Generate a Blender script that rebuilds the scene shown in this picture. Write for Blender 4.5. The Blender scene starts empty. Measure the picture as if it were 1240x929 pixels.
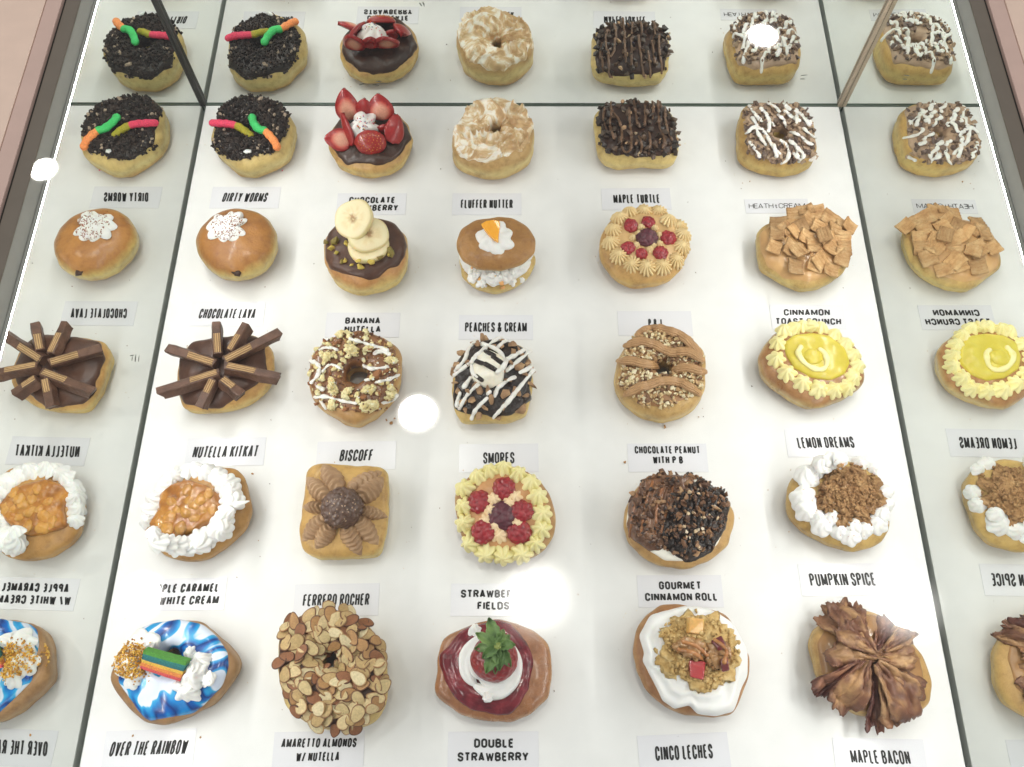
import bpy, bmesh, math, random
import numpy as np
from mathutils import Vector, Matrix, noise
from mathutils.bvhtree import BVHTree
PI = math.pi
sc = bpy.context.scene
COL = sc.collection

# ------------------------------------------------------------------ camera
PW, PH, FPX = 1240.0, 929.0, 1058.5
CAM_P, CAM_Y, CAM_R = 0.42607, 0.00494, 0.00306
CAM_LOC = Vector((-0.00594, -0.77259, 0.85485))
CAM_ROT = Matrix.Rotation(CAM_P, 3, 'X') @ Matrix.Rotation(CAM_Y, 3, 'Y') @ Matrix.Rotation(CAM_R, 3, 'Z')
cam = bpy.data.cameras.new('camera')
cam.sensor_width = 36.0
cam.lens = FPX / PW * 36.0
cam.clip_start, cam.clip_end = 0.02, 50
cam_o = bpy.data.objects.new('camera', cam)
COL.objects.link(cam_o)
cam_o.matrix_world = Matrix.Translation(CAM_LOC) @ CAM_ROT.to_4x4()
sc.camera = cam_o

# ------------------------------------------------------------------ world, exposure
STORE_LIGHT = 0.335
world = bpy.data.worlds.new('World')
sc.world = world
world.use_nodes = True
bg = world.node_tree.nodes['Background']
bg.inputs['Color'].default_value = (0.97, 0.985, 1.0, 1)
bg.inputs['Strength'].default_value = STORE_LIGHT
sc.view_settings.view_transform = 'Standard'
sc.view_settings.look = 'None'
sc.view_settings.exposure = 0.07
sc.view_settings.gamma = 1.0
cy = sc.cycles
cy.max_bounces = 10
cy.glossy_bounces = 6
cy.diffuse_bounces = 4
cy.transparent_max_bounces = 16
cy.blur_glossy = 1.0
cy.sample_clamp_indirect = 4.0
cy.use_denoising = True
LED_STRENGTH = 280.0
CEILING_STRENGTH = 105.0


def ray(u, v):
    d = CAM_ROT @ Vector(((u - PW / 2) / FPX, -(v - PH / 2) / FPX, -1.0))
    return d.normalized()


def at(u, v, z=0.0):
    d = ray(u, v)
    return CAM_LOC + d * ((z - CAM_LOC.z) / d.z)


def zz(ox, oy, s, pts):
    return [(ox + p[0] / s, oy + p[1] / s) + tuple(p[2:]) for p in pts]


# ------------------------------------------------------------------ materials
def S(r, g, b):
    f = lambda c: (c / 255 / 12.92) if c / 255 <= 0.04045 else ((c / 255 + 0.055) / 1.055) ** 2.4
    return (f(r), f(g), f(b), 1.0)


def new_mat(name):
    m = bpy.data.materials.new(name)
    m.use_nodes = True
    nt = m.node_tree
    return m, nt, nt.nodes['Principled BSDF'], nt.links


def coords(nt):
    return nt.nodes.new('ShaderNodeTexCoord').outputs['Object']


def noise_node(nt, vec, scale, detail=4, rough=0.55, dist=0.0):
    n = nt.nodes.new('ShaderNodeTexNoise')
    n.inputs['Scale'].default_value = scale
    n.inputs['Detail'].default_value = detail
    n.inputs['Roughness'].default_value = rough
    n.inputs['Distortion'].default_value = dist
    nt.links.new(vec, n.inputs['Vector'])
    return n


def ramp(nt, fac, stops):
    r = nt.nodes.new('ShaderNodeValToRGB')
    els = r.color_ramp.elements
    while len(els) > 1:
        els.remove(els[-1])
    els[0].position, els[0].color = stops[0]
    for p, c in stops[1:]:
        e = els.new(p)
        e.color = c
    nt.links.new(fac, r.inputs['Fac'])
    return r.outputs['Color']


def bump(nt, b, height, strength, dist=0.001):
    n = nt.nodes.new('ShaderNodeBump')
    n.inputs['Strength'].default_value = strength
    n.inputs['Distance'].default_value = dist
    nt.links.new(height, n.inputs['Height'])
    nt.links.new(n.outputs['Normal'], b.inputs['Normal'])


def mixc(nt, fac, a, b_):
    m = nt.nodes.new('ShaderNodeMix')
    m.data_type = 'RGBA'
    for s_, v in ((m.inputs['Factor'], fac), (m.inputs['A'], a), (m.inputs['B'], b_)):
        if hasattr(v, 'is_output'):
            nt.links.new(v, s_)
        else:
            s_.default_value = v
    return m.outputs['Result']


def math_node(nt, op, a, b_=None, clamp=False):
    m = nt.nodes.new('ShaderNodeMath')
    m.operation = op
    m.use_clamp = clamp
    for i, v in enumerate((a, b_)):
        if v is None:
            continue
        if hasattr(v, 'is_output'):
            nt.links.new(v, m.inputs[i])
        else:
            m.inputs[i].default_value = v
    return m.outputs[0]


_cache = {}


def food(name, stops, scale=150, rough=0.5, bs=0.4, bscale=None, coat=0.0, sss=0.0, dist=0.0, bdist=0.001, spec=0.5):
    """noise between several colours, a bumpy surface, an optional glaze"""
    if name in _cache:
        return _cache[name]
    m, nt, b, L = new_mat(name)
    c = coords(nt)
    n = noise_node(nt, c, scale, 5, 0.6, dist)
    k = len(stops)
    L.new(ramp(nt, n.outputs['Fac'], [(0.32 + 0.36 * i / max(1, k - 1), s) for i, s in enumerate(stops)]), b.inputs['Base Color'])
    b.inputs['Roughness'].default_value = rough
    b.inputs['Specular IOR Level'].default_value = spec
    b.inputs['Coat Weight'].default_value = coat
    b.inputs['Coat Roughness'].default_value = 0.12
    if sss:
        b.inputs['Subsurface Weight'].default_value = sss
        b.inputs['Subsurface Radius'].default_value = (1.0, 0.6, 0.35)
        b.inputs['Subsurface Scale'].default_value = 0.003
    if bs:
        n2 = noise_node(nt, c, bscale or scale * 2, 6, 0.6)
        bump(nt, b, n2.outputs['Fac'], bs, bdist)
    _cache[name] = m
    return m


def dough_mat(name, top, mid, low, h, glaze=0.25, rough=0.42, mott=0.8):
    """fried dough: brown crust on top, pale proof band round the middle, golden foot"""
    def tone(c_):
        g = 0.3 * c_[0] + 0.59 * c_[1] + 0.11 * c_[2]
        return (0.77 * (0.95 * c_[0] + 0.05 * g), 0.84 * (0.96 * c_[1] + 0.04 * g), 0.70 * (0.94 * c_[2] + 0.06 * g), 1.0)
    top, mid, low = tone(top), tone(mid), tone(low)
    m, nt, b, L = new_mat(name)
    c = coords(nt)
    sep = nt.nodes.new('ShaderNodeSeparateXYZ')
    L.new(c, sep.inputs[0])
    n = noise_node(nt, c, 45, 5, 0.6)
    z = math_node(nt, 'ADD', math_node(nt, 'DIVIDE', sep.outputs['Z'], h), math_node(nt, 'MULTIPLY', math_node(nt, 'SUBTRACT', n.outputs['Fac'], 0.5), 0.35))
    base = ramp(nt, z, [(0.02, low), (0.22, low), (0.42, mid), (0.55, mid), (0.78, top), (1.0, top)])
    n2 = noise_node(nt, c, 120, 6, 0.65)
    mt = ramp(nt, n2.outputs['Fac'], [(0.30, (0.66, 0.58, 0.48, 1)), (0.47, (0.98, 0.96, 0.92, 1)), (0.66, (1.12, 1.12, 1.12, 1))])
    mul = nt.nodes.new('ShaderNodeMix')
    mul.data_type = 'RGBA'
    mul.blend_type = 'MULTIPLY'
    mul.inputs['Factor'].default_value = mott
    L.new(base, mul.inputs['A'])
    L.new(mt, mul.inputs['B'])
    n4 = noise_node(nt, c, 26, 6, 0.7, 0.6)
    patch = ramp(nt, n4.outputs['Fac'], [(0.34, (0.76, 0.68, 0.58, 1)), (0.5, (1.0, 1.0, 1.0, 1)), (0.68, (1.14, 1.16, 1.18, 1))])
    mul2 = nt.nodes.new('ShaderNodeMix')
    mul2.data_type = 'RGBA'
    mul2.blend_type = 'MULTIPLY'
    mul2.inputs['Factor'].default_value = 0.85
    L.new(mul.outputs['Result'], mul2.inputs['A'])
    L.new(patch, mul2.inputs['B'])
    L.new(mul2.outputs['Result'], b.inputs['Base Color'])
    L.new(math_node(nt, 'ADD', rough - 0.12, math_node(nt, 'MULTIPLY', n4.outputs['Fac'], 0.3)), b.inputs['Roughness'])
    b.inputs['Coat Weight'].default_value = glaze
    b.inputs['Coat Roughness'].default_value = 0.22
    b.inputs['Subsurface Weight'].default_value = 0.06
    b.inputs['Subsurface Radius'].default_value = (1.0, 0.7, 0.35)
    b.inputs['Subsurface Scale'].default_value = 0.004
    n3 = noise_node(nt, c, 130, 8, 0.75)
    bump(nt, b, n3.outputs['Fac'], 0.55, 0.0022)
    return m


def vcol_mat(name, rough=0.5, bs=0.3, bscale=500, coat=0.0, sss=0.0, mott=0.0):
    if name in _cache:
        return _cache[name]
    m, nt, b, L = new_mat(name)
    a = nt.nodes.new('ShaderNodeAttribute')
    a.attribute_name = 'Col'
    c = coords(nt)
    n = noise_node(nt, c, bscale, 4)
    if mott:
        mt = ramp(nt, n.outputs['Fac'], [(0.3, (1 - mott, 1 - mott, 1 - mott, 1)), (0.7, (1 + mott * .3, 1 + mott * .3, 1 + mott * .3, 1))])
        mul = nt.nodes.new('ShaderNodeMix')
        mul.data_type = 'RGBA'
        mul.blend_type = 'MULTIPLY'
        mul.inputs['Factor'].default_value = 1
        L.new(a.outputs['Color'], mul.inputs['A'])
        L.new(mt, mul.inputs['B'])
        L.new(mul.outputs['Result'], b.inputs['Base Color'])
    else:
        L.new(a.outputs['Color'], b.inputs['Base Color'])
    b.inputs['Roughness'].default_value = rough
    b.inputs['Coat Weight'].default_value = coat
    b.inputs['Coat Roughness'].default_value = 0.1
    if sss:
        b.inputs['Subsurface Weight'].default_value = sss
        b.inputs['Subsurface Scale'].default_value = 0.003
    if bs:
        bump(nt, b, n.outputs['Fac'], bs, 0.0008)
    _cache[name] = m
    return m


def plain(name, col, rough=0.5, metal=0.0, bs=0.0, bscale=80, spec=0.5):
    m, nt, b, L = new_mat(name)
    b.inputs['Base Color'].default_value = col
    b.inputs['Roughness'].default_value = rough
    b.inputs['Metallic'].default_value = metal
    b.inputs['Specular IOR Level'].default_value = spec
    if bs:
        c = coords(nt)
        n = noise_node(nt, c, bscale, 5)
        bump(nt, b, n.outputs['Fac'], bs)
        L.new(ramp(nt, n.outputs['Fac'], [(0.3, tuple(x * 0.93 for x in col[:3]) + (1,)), (0.7, col)]), b.inputs['Base Color'])
    return m


# ------------------------------------------------------------------ mesh helpers
def link(o, parent=None):
    COL.objects.link(o)
    if parent is not None:
        o.parent = parent
    return o


def mesh_obj(name, verts, faces, mat, parent=None, smooth=True, cols=None, kind=None):
    me = bpy.data.meshes.new(name)
    me.from_pydata([tuple(v) for v in verts], [], [tuple(f) for f in faces])
    if smooth:
        me.polygons.foreach_set('use_smooth', [True] * len(me.polygons))
    if cols is not None:
        a = me.color_attributes.new('Col', 'FLOAT_COLOR', 'POINT')
        flat = []
        for c in cols:
            flat += [c[0], c[1], c[2], 1.0]
        a.data.foreach_set('color', flat)
    me.validate()
    bm = bmesh.new()
    bm.from_mesh(me)
    bmesh.ops.recalc_face_normals(bm, faces=bm.faces[:])
    bm.to_mesh(me)
    bm.free()
    me.materials.append(mat)
    o = bpy.data.objects.new(name, me)
    link(o, parent)
    if kind:
        o['kind'] = kind
    return o


def box_v(x0, x1, y0, y1, z0, z1):
    v = [(x, y, z) for x in (x0, x1) for y in (y0, y1) for z in (z0, z1)]
    f = [(0, 1, 3, 2), (4, 6, 7, 5), (0, 4, 5, 1), (2, 3, 7, 6), (0, 2, 6, 4), (1, 5, 7, 3)]
    return v, f


def box_obj(name, b, mat, parent=None, bevel=0.0, kind=None):
    v, f = box_v(*b)
    me = bpy.data.meshes.new(name)
    me.from_pydata(v, [], f)
    if bevel:
        bm = bmesh.new()
        bm.from_mesh(me)
        bmesh.ops.bevel(bm, geom=bm.edges[:], offset=bevel, segments=2, profile=0.5, affect='EDGES')
        bm.to_mesh(me)
        bm.free()
    me.materials.append(mat)
    o = bpy.data.objects.new(name, me)
    link(o, parent)
    if kind:
        o['kind'] = kind
    return o


def empty(name, loc, label, cat, group=None):
    o = bpy.data.objects.new(name, None)
    o.empty_display_size = 0.02
    o.location = loc
    link(o)
    o['label'], o['category'] = label, cat
    if group:
        o['group'] = group
    return o


# ------------------------------------------------------------------ the case
HW = 0.40           # half width between the side mirrors
ZM = 0.261          # top of the mirrors
YF = -1.02          # front end of the case (outside the frame)


def mirror_mat():
    m, nt, b, L = new_mat('silvered_mirror')
    b.inputs['Base Color'].default_value = (0.955, 0.98, 0.955, 1)
    b.inputs['Metallic'].default_value = 1.0
    b.inputs['Roughness'].default_value = 0.0
    return m


def glass_mat():
    m, nt, b, L = new_mat('clear_glass')
    out = [n for n in nt.nodes if n.type == 'OUTPUT_MATERIAL'][0]
    nt.nodes.remove(b)
    fr = nt.nodes.new('ShaderNodeFresnel')
    fr.inputs['IOR'].default_value = 1.5
    tr = nt.nodes.new('ShaderNodeBsdfTransparent')
    tr.inputs['Color'].default_value = (0.985, 0.995, 0.985, 1)
    gl = nt.nodes.new('ShaderNodeBsdfGlossy')
    gl.inputs['Roughness'].default_value = 0.0
    mx = nt.nodes.new('ShaderNodeMixShader')
    geo = nt.nodes.new('ShaderNodeNewGeometry')        # the pane reflects at its upper face; the inner exit face just lets light out
    out_f = math_node(nt, 'SUBTRACT', 1.0, geo.outputs['Backfacing'])
    L.new(math_node(nt, 'MULTIPLY', fr.outputs[0], out_f), mx.inputs[0])
    L.new(tr.outputs[0], mx.inputs[1])
    L.new(gl.outputs[0], mx.inputs[2])
    L.new(mx.outputs[0], out.inputs['Surface'])
    return m


def emit_mat(name, col, strength):
    m, nt, b, L = new_mat(name)
    b.inputs['Base Color'].default_value = (0.8, 0.8, 0.8, 1)
    b.inputs['Emission Color'].default_value = col
    b.inputs['Emission Strength'].default_value = strength
    return m


M_mirror = mirror_mat()
M_glass = glass_mat()
M_led = emit_mat('led_diffuser', (1.0, 0.98, 0.96, 1), LED_STRENGTH)
M_lamp = emit_mat('downlight_lens', (1.0, 0.96, 0.9, 1), CEILING_STRENGTH)
M_alu = plain('brushed_aluminium', S(168, 168, 163), 0.6, 0.0, 0.15, 60)
M_rail = plain('grey_rail', S(120, 111, 100), 0.5, 0.15, 0.15, 60)
M_dark = plain('dark_channel', S(38, 38, 34), 0.5)
M_edge = plain('mirror_edge', S(104, 116, 106), 0.3, 0.6)
M_pink = plain('pink_laminate', S(214, 184, 172), 0.42, 0, 0.12, 40)
M_pinktop = plain('pink_counter_top', S(240, 212, 194), 0.4, 0, 0.12, 40)
M_white = plain('white_shelf', (0.82, 0.82, 0.815, 1), 0.3, 0, 0.05, 25, 0.4)

shelf = box_obj('shelf', (-HW + 0.0030, HW - 0.0030, YF, -0.0022, -0.018, 0.0), M_white, kind='structure', bevel=0.0008)
base_o = box_obj('shelf_base', (-0.44, 0.44, YF, 0.03, -0.05, -0.02), plain('grey_base', S(120, 130, 120), 0.6), kind='structure')

case = empty('display_case', (0, 0, 0), 'pink and grey display case with mirrored walls and glass top holding the donuts', 'display case')


def part(name, b, mat, bevel=0.0):
    return box_obj(name, b, mat, case, bevel)


# mirrors: two sides and the back, sitting just outside the shelf
part('mirror', (-HW - 0.005, -HW, YF, 0.005, -0.015, ZM - 0.0005), M_mirror)
part('mirror', (HW, HW + 0.005, YF, 0.005, -0.015, ZM - 0.0005), M_mirror)
part('mirror', (-HW + 0.0004, HW - 0.0004, 0.0, 0.005, -0.015, ZM - 0.0005), M_mirror)
# channels the mirrors stand in
part('mirror_channel', (-HW + 0.003, HW - 0.003, -0.0019, -0.0004, -0.012, 0.0010), M_edge)
part('corner_trim', (-HW + 0.0004, -HW + 0.0034, -0.0046, -0.0006, 0.001, ZM - 0.001), M_dark)
part('corner_trim', (HW - 0.0048, HW - 0.0004, -0.0036, -0.0006, 0.001, ZM - 0.001), plain('beige_trim', S(176, 160, 140), 0.4, 0.2))  # the beige has a pinkish reflection put into the trim's colour
# LED strips along the top of the side mirrors
for s in (-1, 1):
    def xx(a, b_):
        return tuple(sorted((s * (HW + a), s * (HW + b_))))
    part('light_shield', xx(-0.0020, 0.0011) + (YF + 0.02, -0.006, ZM - 0.00075, ZM - 0.0001), M_alu)  # added cover that keeps the strip's light off the frame above
    part('light_strip', xx(-0.0017, -0.0003) + (YF + 0.02, -0.006, ZM - 0.0019, ZM - 0.0008), M_led)
    part('frame', xx(0.0012, 0.0135) + (YF, 0.05, ZM, 0.2782), M_alu, 0.0006)
    part('rail', xx(0.0008, 0.0136) + (YF, 0.05, 0.2786, 0.2802), M_rail, 0.0004)
    part('shadow_gap', xx(0.0137, 0.0152) + (YF, 0.05, 0.27, 0.2796), M_dark)  # dark strip standing in for the shadow in the gap
    part('counter_edge', xx(0.0153, 0.0293) + (YF, 0.25, 0.262, 0.2832), M_pink, 0.0006)
    part('counter_top', xx(0.0298, 0.22) + (YF, 0.25, 0.262, 0.2836), M_pinktop, 0.0006)
part('frame', (-HW + 0.001, HW - 0.001, 0.0012, 0.05, ZM, 0.2782), M_alu, 0.0008)
GZ = 0.2795
part('glass_top', (-HW - 0.0005, HW + 0.0005, YF, 0.045, GZ - 0.0007, GZ + 0.0004), M_glass)

# ceiling downlights, whose reflections lie on the glass
ZC = 2.6
lamp_label = {0: 'round ceiling downlight mirrored over the far corner donut with toffee bits', 1: 'round ceiling downlight mirrored on the grey frame beside the pink counter',
              2: 'round ceiling downlight mirrored in the middle of the glass', 3: 'round ceiling downlight mirrored over the apple caramel name label',
              4: 'round ceiling downlight mirrored just above the whole strawberry donut', 5: 'round ceiling downlight mirrored just above the bacon donut'}
for i, (u, v, dpx) in enumerate([(924, 43, 36), (53, 205, 33), (506, 500, 47), (170, 722, 50), (647, 722, 60), (1097, 733, 56)]):
    d = ray(u, v)
    p = CAM_LOC + d * ((GZ + 0.0004 - CAM_LOC.z) / d.z)
    up = Vector((d.x, d.y, -d.z))
    q = p + up * ((ZC - p.z) / up.z)
    dist = (p - CAM_LOC).length + (q - p).length
    rr = 0.5 * dpx / FPX * (dist * -(CAM_ROT.inverted() @ d).z)
    root = empty('ceiling_light', q, lamp_label[i], 'ceiling light', 'ceiling lights reflected in the glass')
    n = 40
    vs = [(0, 0, 0)] + [(rr * math.cos(2 * PI * k / n), rr * math.sin(2 * PI * k / n), 0) for k in range(n)]
    fs = [(0, 1 + (k + 1) % n, 1 + k) for k in range(n)]
    mesh_obj('lens', vs, fs, M_lamp, root, False)
    # added glowing ring imitating the glare halo round the lens, fading to its rim
    gm = [1.35, 1.2, 1.3, 1.35, 2.1, 2.1][i]
    ring, rf = [], []
    for k in range(n):
        c_, s_ = math.cos(2 * PI * k / n), math.sin(2 * PI * k / n)
        for f in (0, 0.25, 0.6, 1.0):
            r_ = rr * (1.005 + (gm - 1) * f)
            ring.append((r_ * c_, r_ * s_, 0.004 * f))
    for k in range(n):
        a, b_ = 4 * k, 4 * ((k + 1) % n)
        rf += [(a + q_, b_ + q_, b_ + q_ + 1, a + q_ + 1) for q_ in range(3)]
    m, nt, b, L = new_mat('lamp_halo')
    tc = coords(nt)
    ln = nt.nodes.new('ShaderNodeVectorMath')
    ln.operation = 'LENGTH'
    L.new(tc, ln.inputs[0])
    e = math_node(nt, 'SUBTRACT', 1.0, math_node(nt, 'DIVIDE', math_node(nt, 'SUBTRACT', ln.outputs['Value'], rr), rr * (gm - 1)), True)
    L.new(math_node(nt, 'MULTIPLY', math_node(nt, 'POWER', e, 2.2), 16.0), b.inputs['Emission Strength'])
    b.inputs['Emission Color'].default_value = (1.0, 0.97, 0.92, 1)
    mesh_obj('halo_ring', ring, rf, m, root)


# ------------------------------------------------------------------ donut toolkit
def smooth_polar(pts, c, n=96, k=3):
    """closed outline (xy) -> radius for n angles about c, softened"""
    a = sorted((math.atan2(p[1] - c[1], p[0] - c[0]), math.hypot(p[0] - c[0], p[1] - c[1])) for p in pts)
    th = np.array([t for t, _ in a])
    rr = np.array([r for _, r in a])
    m = len(th)
    th3 = np.concatenate([th - 2 * PI, th, th + 2 * PI])
    r3 = np.concatenate([rr, rr, rr])
    q = -PI + 2 * PI * np.arange(n) / n
    i = np.searchsorted(th3, q, side='right') - 1
    i = np.clip(i, 1, len(th3) - 3)
    t = (q - th3[i]) / np.maximum(1e-6, th3[i + 1] - th3[i])
    # straight chords between the points, as a polygon has, then softened
    p0 = np.stack([r3[i] * np.cos(th3[i]), r3[i] * np.sin(th3[i])], 1)
    p1 = np.stack([r3[i + 1] * np.cos(th3[i + 1]), r3[i + 1] * np.sin(th3[i + 1])], 1)
    dvec = p1 - p0
    den = dvec[:, 1] * np.cos(q) - dvec[:, 0] * np.sin(q)
    num = p0[:, 0] * dvec[:, 1] - p0[:, 1] * dvec[:, 0]
    R = np.where(np.abs(den) > 1e-9, num / np.where(np.abs(den) > 1e-9, den, 1), r3[i])
    R = np.where((R > 0) & (R < 0.3), R, r3[i])
    for _ in range(k):
        R = 0.25 * np.roll(R, 1) + 0.5 * R + 0.25 * np.roll(R, -1)
    return q, R


def sg(x, e):
    return math.copysign(abs(x) ** e, x)


def grid_faces(n, m, wrap=True, off=0):
    """m rings of n verts"""
    f = []
    for j in range(m - 1):
        for i in range(n if wrap else n - 1):
            i2 = (i + 1) % n
            f.append((off + j * n + i, off + j * n + i2, off + (j + 1) * n + i2, off + (j + 1) * n + i))
    return f


ALL = []


class Thing:
    def __init__(self, name, label, cat, poly, h, group='donuts set out in rows on the white shelf'):
        us = [p[0] for p in poly]
        vs = [p[1] for p in poly]
        self.h = h
        self.vmin, self.vmax = min(vs), max(vs)
        self.poly = poly
        self.xy = [self.side_xy(p) for p in poly]
        n = len(self.xy)
        self.c = Vector((sum(p[0] for p in self.xy) / n, sum(p[1] for p in self.xy) / n, 0))
        self.root = empty(name, self.c, label, cat, group)
        self.V, self.F = [], []
        self.bvh = None
        self.rnd = random.Random(hash(tuple(poly[0])) % 9973)
        ALL.append(self)

    def side_xy(self, p):
        t = (p[1] - self.vmin) / (self.vmax - self.vmin)
        w = at(p[0], p[1], self.h * (0.82 - 0.56 * t))
        return (w.x, w.y)

    def add(self, name, verts, faces, mat, parent=None, solid=True, smooth=True, cols=None, kind=None):
        c = self.c
        o = mesh_obj(name, [(v[0] - c.x, v[1] - c.y, v[2] - c.z) for v in verts], faces, mat, parent or self.root, smooth, cols, kind)
        if solid:
            k = len(self.V)
            self.V += [tuple(v) for v in verts]
            self.F += [tuple(i + k for i in f) for f in faces]
            self.bvh = None
        return o

    def tree(self):
        if self.bvh is None:
            self.bvh = BVHTree.FromPolygons(self.V, self.F)
        return self.bvh

    def pick(self, u, v):
        d = ray(u, v)
        loc, nor, _, _ = self.tree().ray_cast(CAM_LOC, d)
        if loc is None:
            p = at(u, v, self.h * 0.8)
            loc, nor, _, _ = self.tree().find_nearest(p)
            return Vector(loc), Vector((0, 0, 1))
        if nor.dot(d) > 0:
            nor = -nor
        return loc, nor

    def drop(self, x, y):
        loc, nor, _, _ = self.tree().ray_cast(Vector((x, y, 0.25)), Vector((0, 0, -1)))
        if loc is None:
            loc, nor, _, _ = self.tree().find_nearest(Vector((x, y, self.h * 0.6)))
        if nor.z < 0:
            nor = -nor
        return loc, nor


def nz(x, y, z, s):
    return noise.noise(Vector((x * s, y * s, z * s)))


def dough(T, mat, hole=None, dome=0.0, ex=0.62, ez=0.75, z0=0.0, h=None, part_name='dough', xy=None, pinch=0.03, lump=1.0, n=112):
    h = h or T.h
    xy = xy or T.xy
    sd = T.c.x * 91.7
    if hole:
        hc = at(hole[0], hole[1], h * 0.75)
        rin = hole[2]
    else:
        hc = T.c
        rin = 0
    q, R = smooth_polar(xy, hc, n)
    V = []
    if hole:
        m = 40
        for j in range(m):
            ph = 2 * PI * j / m
            cx_, sx_ = math.cos(ph), math.sin(ph)
            for i in range(n):
                f = 0.5 + 0.5 * sg(cx_, ex)
                ri = rin * (1 + 0.15 * nz(math.cos(q[i]), math.sin(q[i]), sd, 1.5))
                zf = 0.5 + 0.5 * sg(sx_, ez)
                r = ri + (R[i] - ri) * f
                if cx_ > 0:
                    r *= 1 - pinch * math.exp(-((zf - 0.42) / 0.1) ** 2)
                x, y = hc.x + r * math.cos(q[i]), hc.y + r * math.sin(q[i])
                w = (nz(x, y, zf * h + sd, 30) * 0.0028 + nz(x, y, zf * h + sd, 75) * 0.0013) * lump
                k = 1 + w / max(r, 0.012) * (cx_ if cx_ > 0 else 0)
                V.append((hc.x + (x - hc.x) * k, hc.y + (y - hc.y) * k, z0 + max(0.0, zf * h + w * 0.8 * max(0, sx_))))
        F = grid_faces(n, m) + [((m - 1) * n + i, (m - 1) * n + (i + 1) % n, (i + 1) % n, i) for i in range(n)]
        F = [tuple(reversed(f)) for f in F]
    else:
        m = 36
        V.append((hc.x, hc.y, z0 + h + dome))
        for j in range(1, m):
            ph = PI / 2 - PI * j / m
            f = abs(math.cos(ph)) ** ex if ph > 0 or True else 0
            # more rings over the flat top
            zf = 0.5 + 0.5 * sg(math.sin(ph), ez)
            for i in range(n):
                r = R[i] * f
                if ph < 0.9:
                    r *= 1 - pinch * math.exp(-((zf - 0.42) / 0.1) ** 2)
                x, y = hc.x + r * math.cos(q[i]), hc.y + r * math.sin(q[i])
                w = (nz(x, y, zf * h + sd, 30) * 0.0028 + nz(x, y, zf * h + sd, 75) * 0.0013) * lump
                k = 1 + w / max(r, 0.012) * f ** 3
                V.append((hc.x + (x - hc.x) * k, hc.y + (y - hc.y) * k, z0 + max(0.0, zf * h + dome * (1 - f * f) * (ph > 0) + w * max(0, math.sin(ph)))))
        V.append((hc.x, hc.y, z0))
        F = [(0, 1 + i, 1 + (i + 1) % n) for i in range(n)] + grid_faces(n, m - 1, True, 1)
        l = len(V) - 1
        F += [(l, 1 + (m - 2) * n + (i + 1) % n, 1 + (m - 2) * n + i) for i in range(n)]
    T.hc, T.rin = hc, rin
    return T.add(part_name, V, F, mat)


def icing(T, name, poly, mat, thick=0.003, rin=None, amp=0.0006, bscale=90, jag=0.0, jscale=60, nr=30, n=140, fn=None, parent=None, c=None, soft=2, fall=4, kind=None):
    pts = [T.pick(u, v)[0] for u, v in poly]
    pts = [(p.x, p.y) for p in pts]
    if c is None:
        if rin:
            c = T.hc
        else:
            c = Vector((sum(p[0] for p in pts) / len(pts), sum(p[1] for p in pts) / len(pts), 0))
    r0 = rin or 0
    q, R = smooth_polar(pts, c, n, soft)
    V = []
    tr = T.tree()
    sd = T.c.y * 57.1
    for j in range(nr + 1):
        t = j / nr
        f = 1 - (1 - t) ** 1.5
        if not rin:
            f = max(f, 0.004)
        for i in range(n):
            ca, sa = math.cos(q[i]), math.sin(q[i])
            Ri = R[i]
            if jag:
                Ri = Ri + jag * (noise.noise(Vector((ca * R[i] * jscale, sa * R[i] * jscale, sd))) + 0.5 * noise.noise(Vector((ca * R[i] * jscale * 2.7, sa * R[i] * jscale * 2.7, sd))))
            r = r0 + (Ri - r0) * f
            x, y = c.x + r * ca, c.y + r * sa
            loc, nor = T.drop(x, y)
            nn = (nor + Vector((0, 0, 0.4))).normalized()
            e = 1 - t ** (fall * 2)
            if rin:
                e = min(e, 1 - (1 - t) ** 14)
            b = amp * (nz(x, y, sd, bscale) + 0.5 * nz(x, y, sd + 3, bscale * 2.3))
            if fn:
                b += fn(x - c.x, y - c.y, math.atan2(y - c.y, x - c.x), f)
            off = (thick + b) * e - 0.0008 * (1 - e)
            V.append(tuple(loc + nn * off))
    F = [tuple(reversed(f)) for f in grid_faces(n, nr + 1)]
    F = grid_faces(n, nr + 1)
    if not rin:
        F.append(tuple(range(n))[::-1])
    return T.add(name, V, F, mat, parent, kind=kind)


def frame_of(nor, up=0.5, spin=0.0):
    w = (nor + Vector((0, 0, up))).normalized()
    a = Vector((1, 0, 0)) if abs(w.x) < 0.9 else Vector((0, 1, 0))
    u = (a - w * a.dot(w)).normalized()
    v = w.cross(u)
    cu = u * math.cos(spin) + v * math.sin(spin)
    cv = -u * math.sin(spin) + v * math.cos(spin)
    return cu, cv, w


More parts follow.
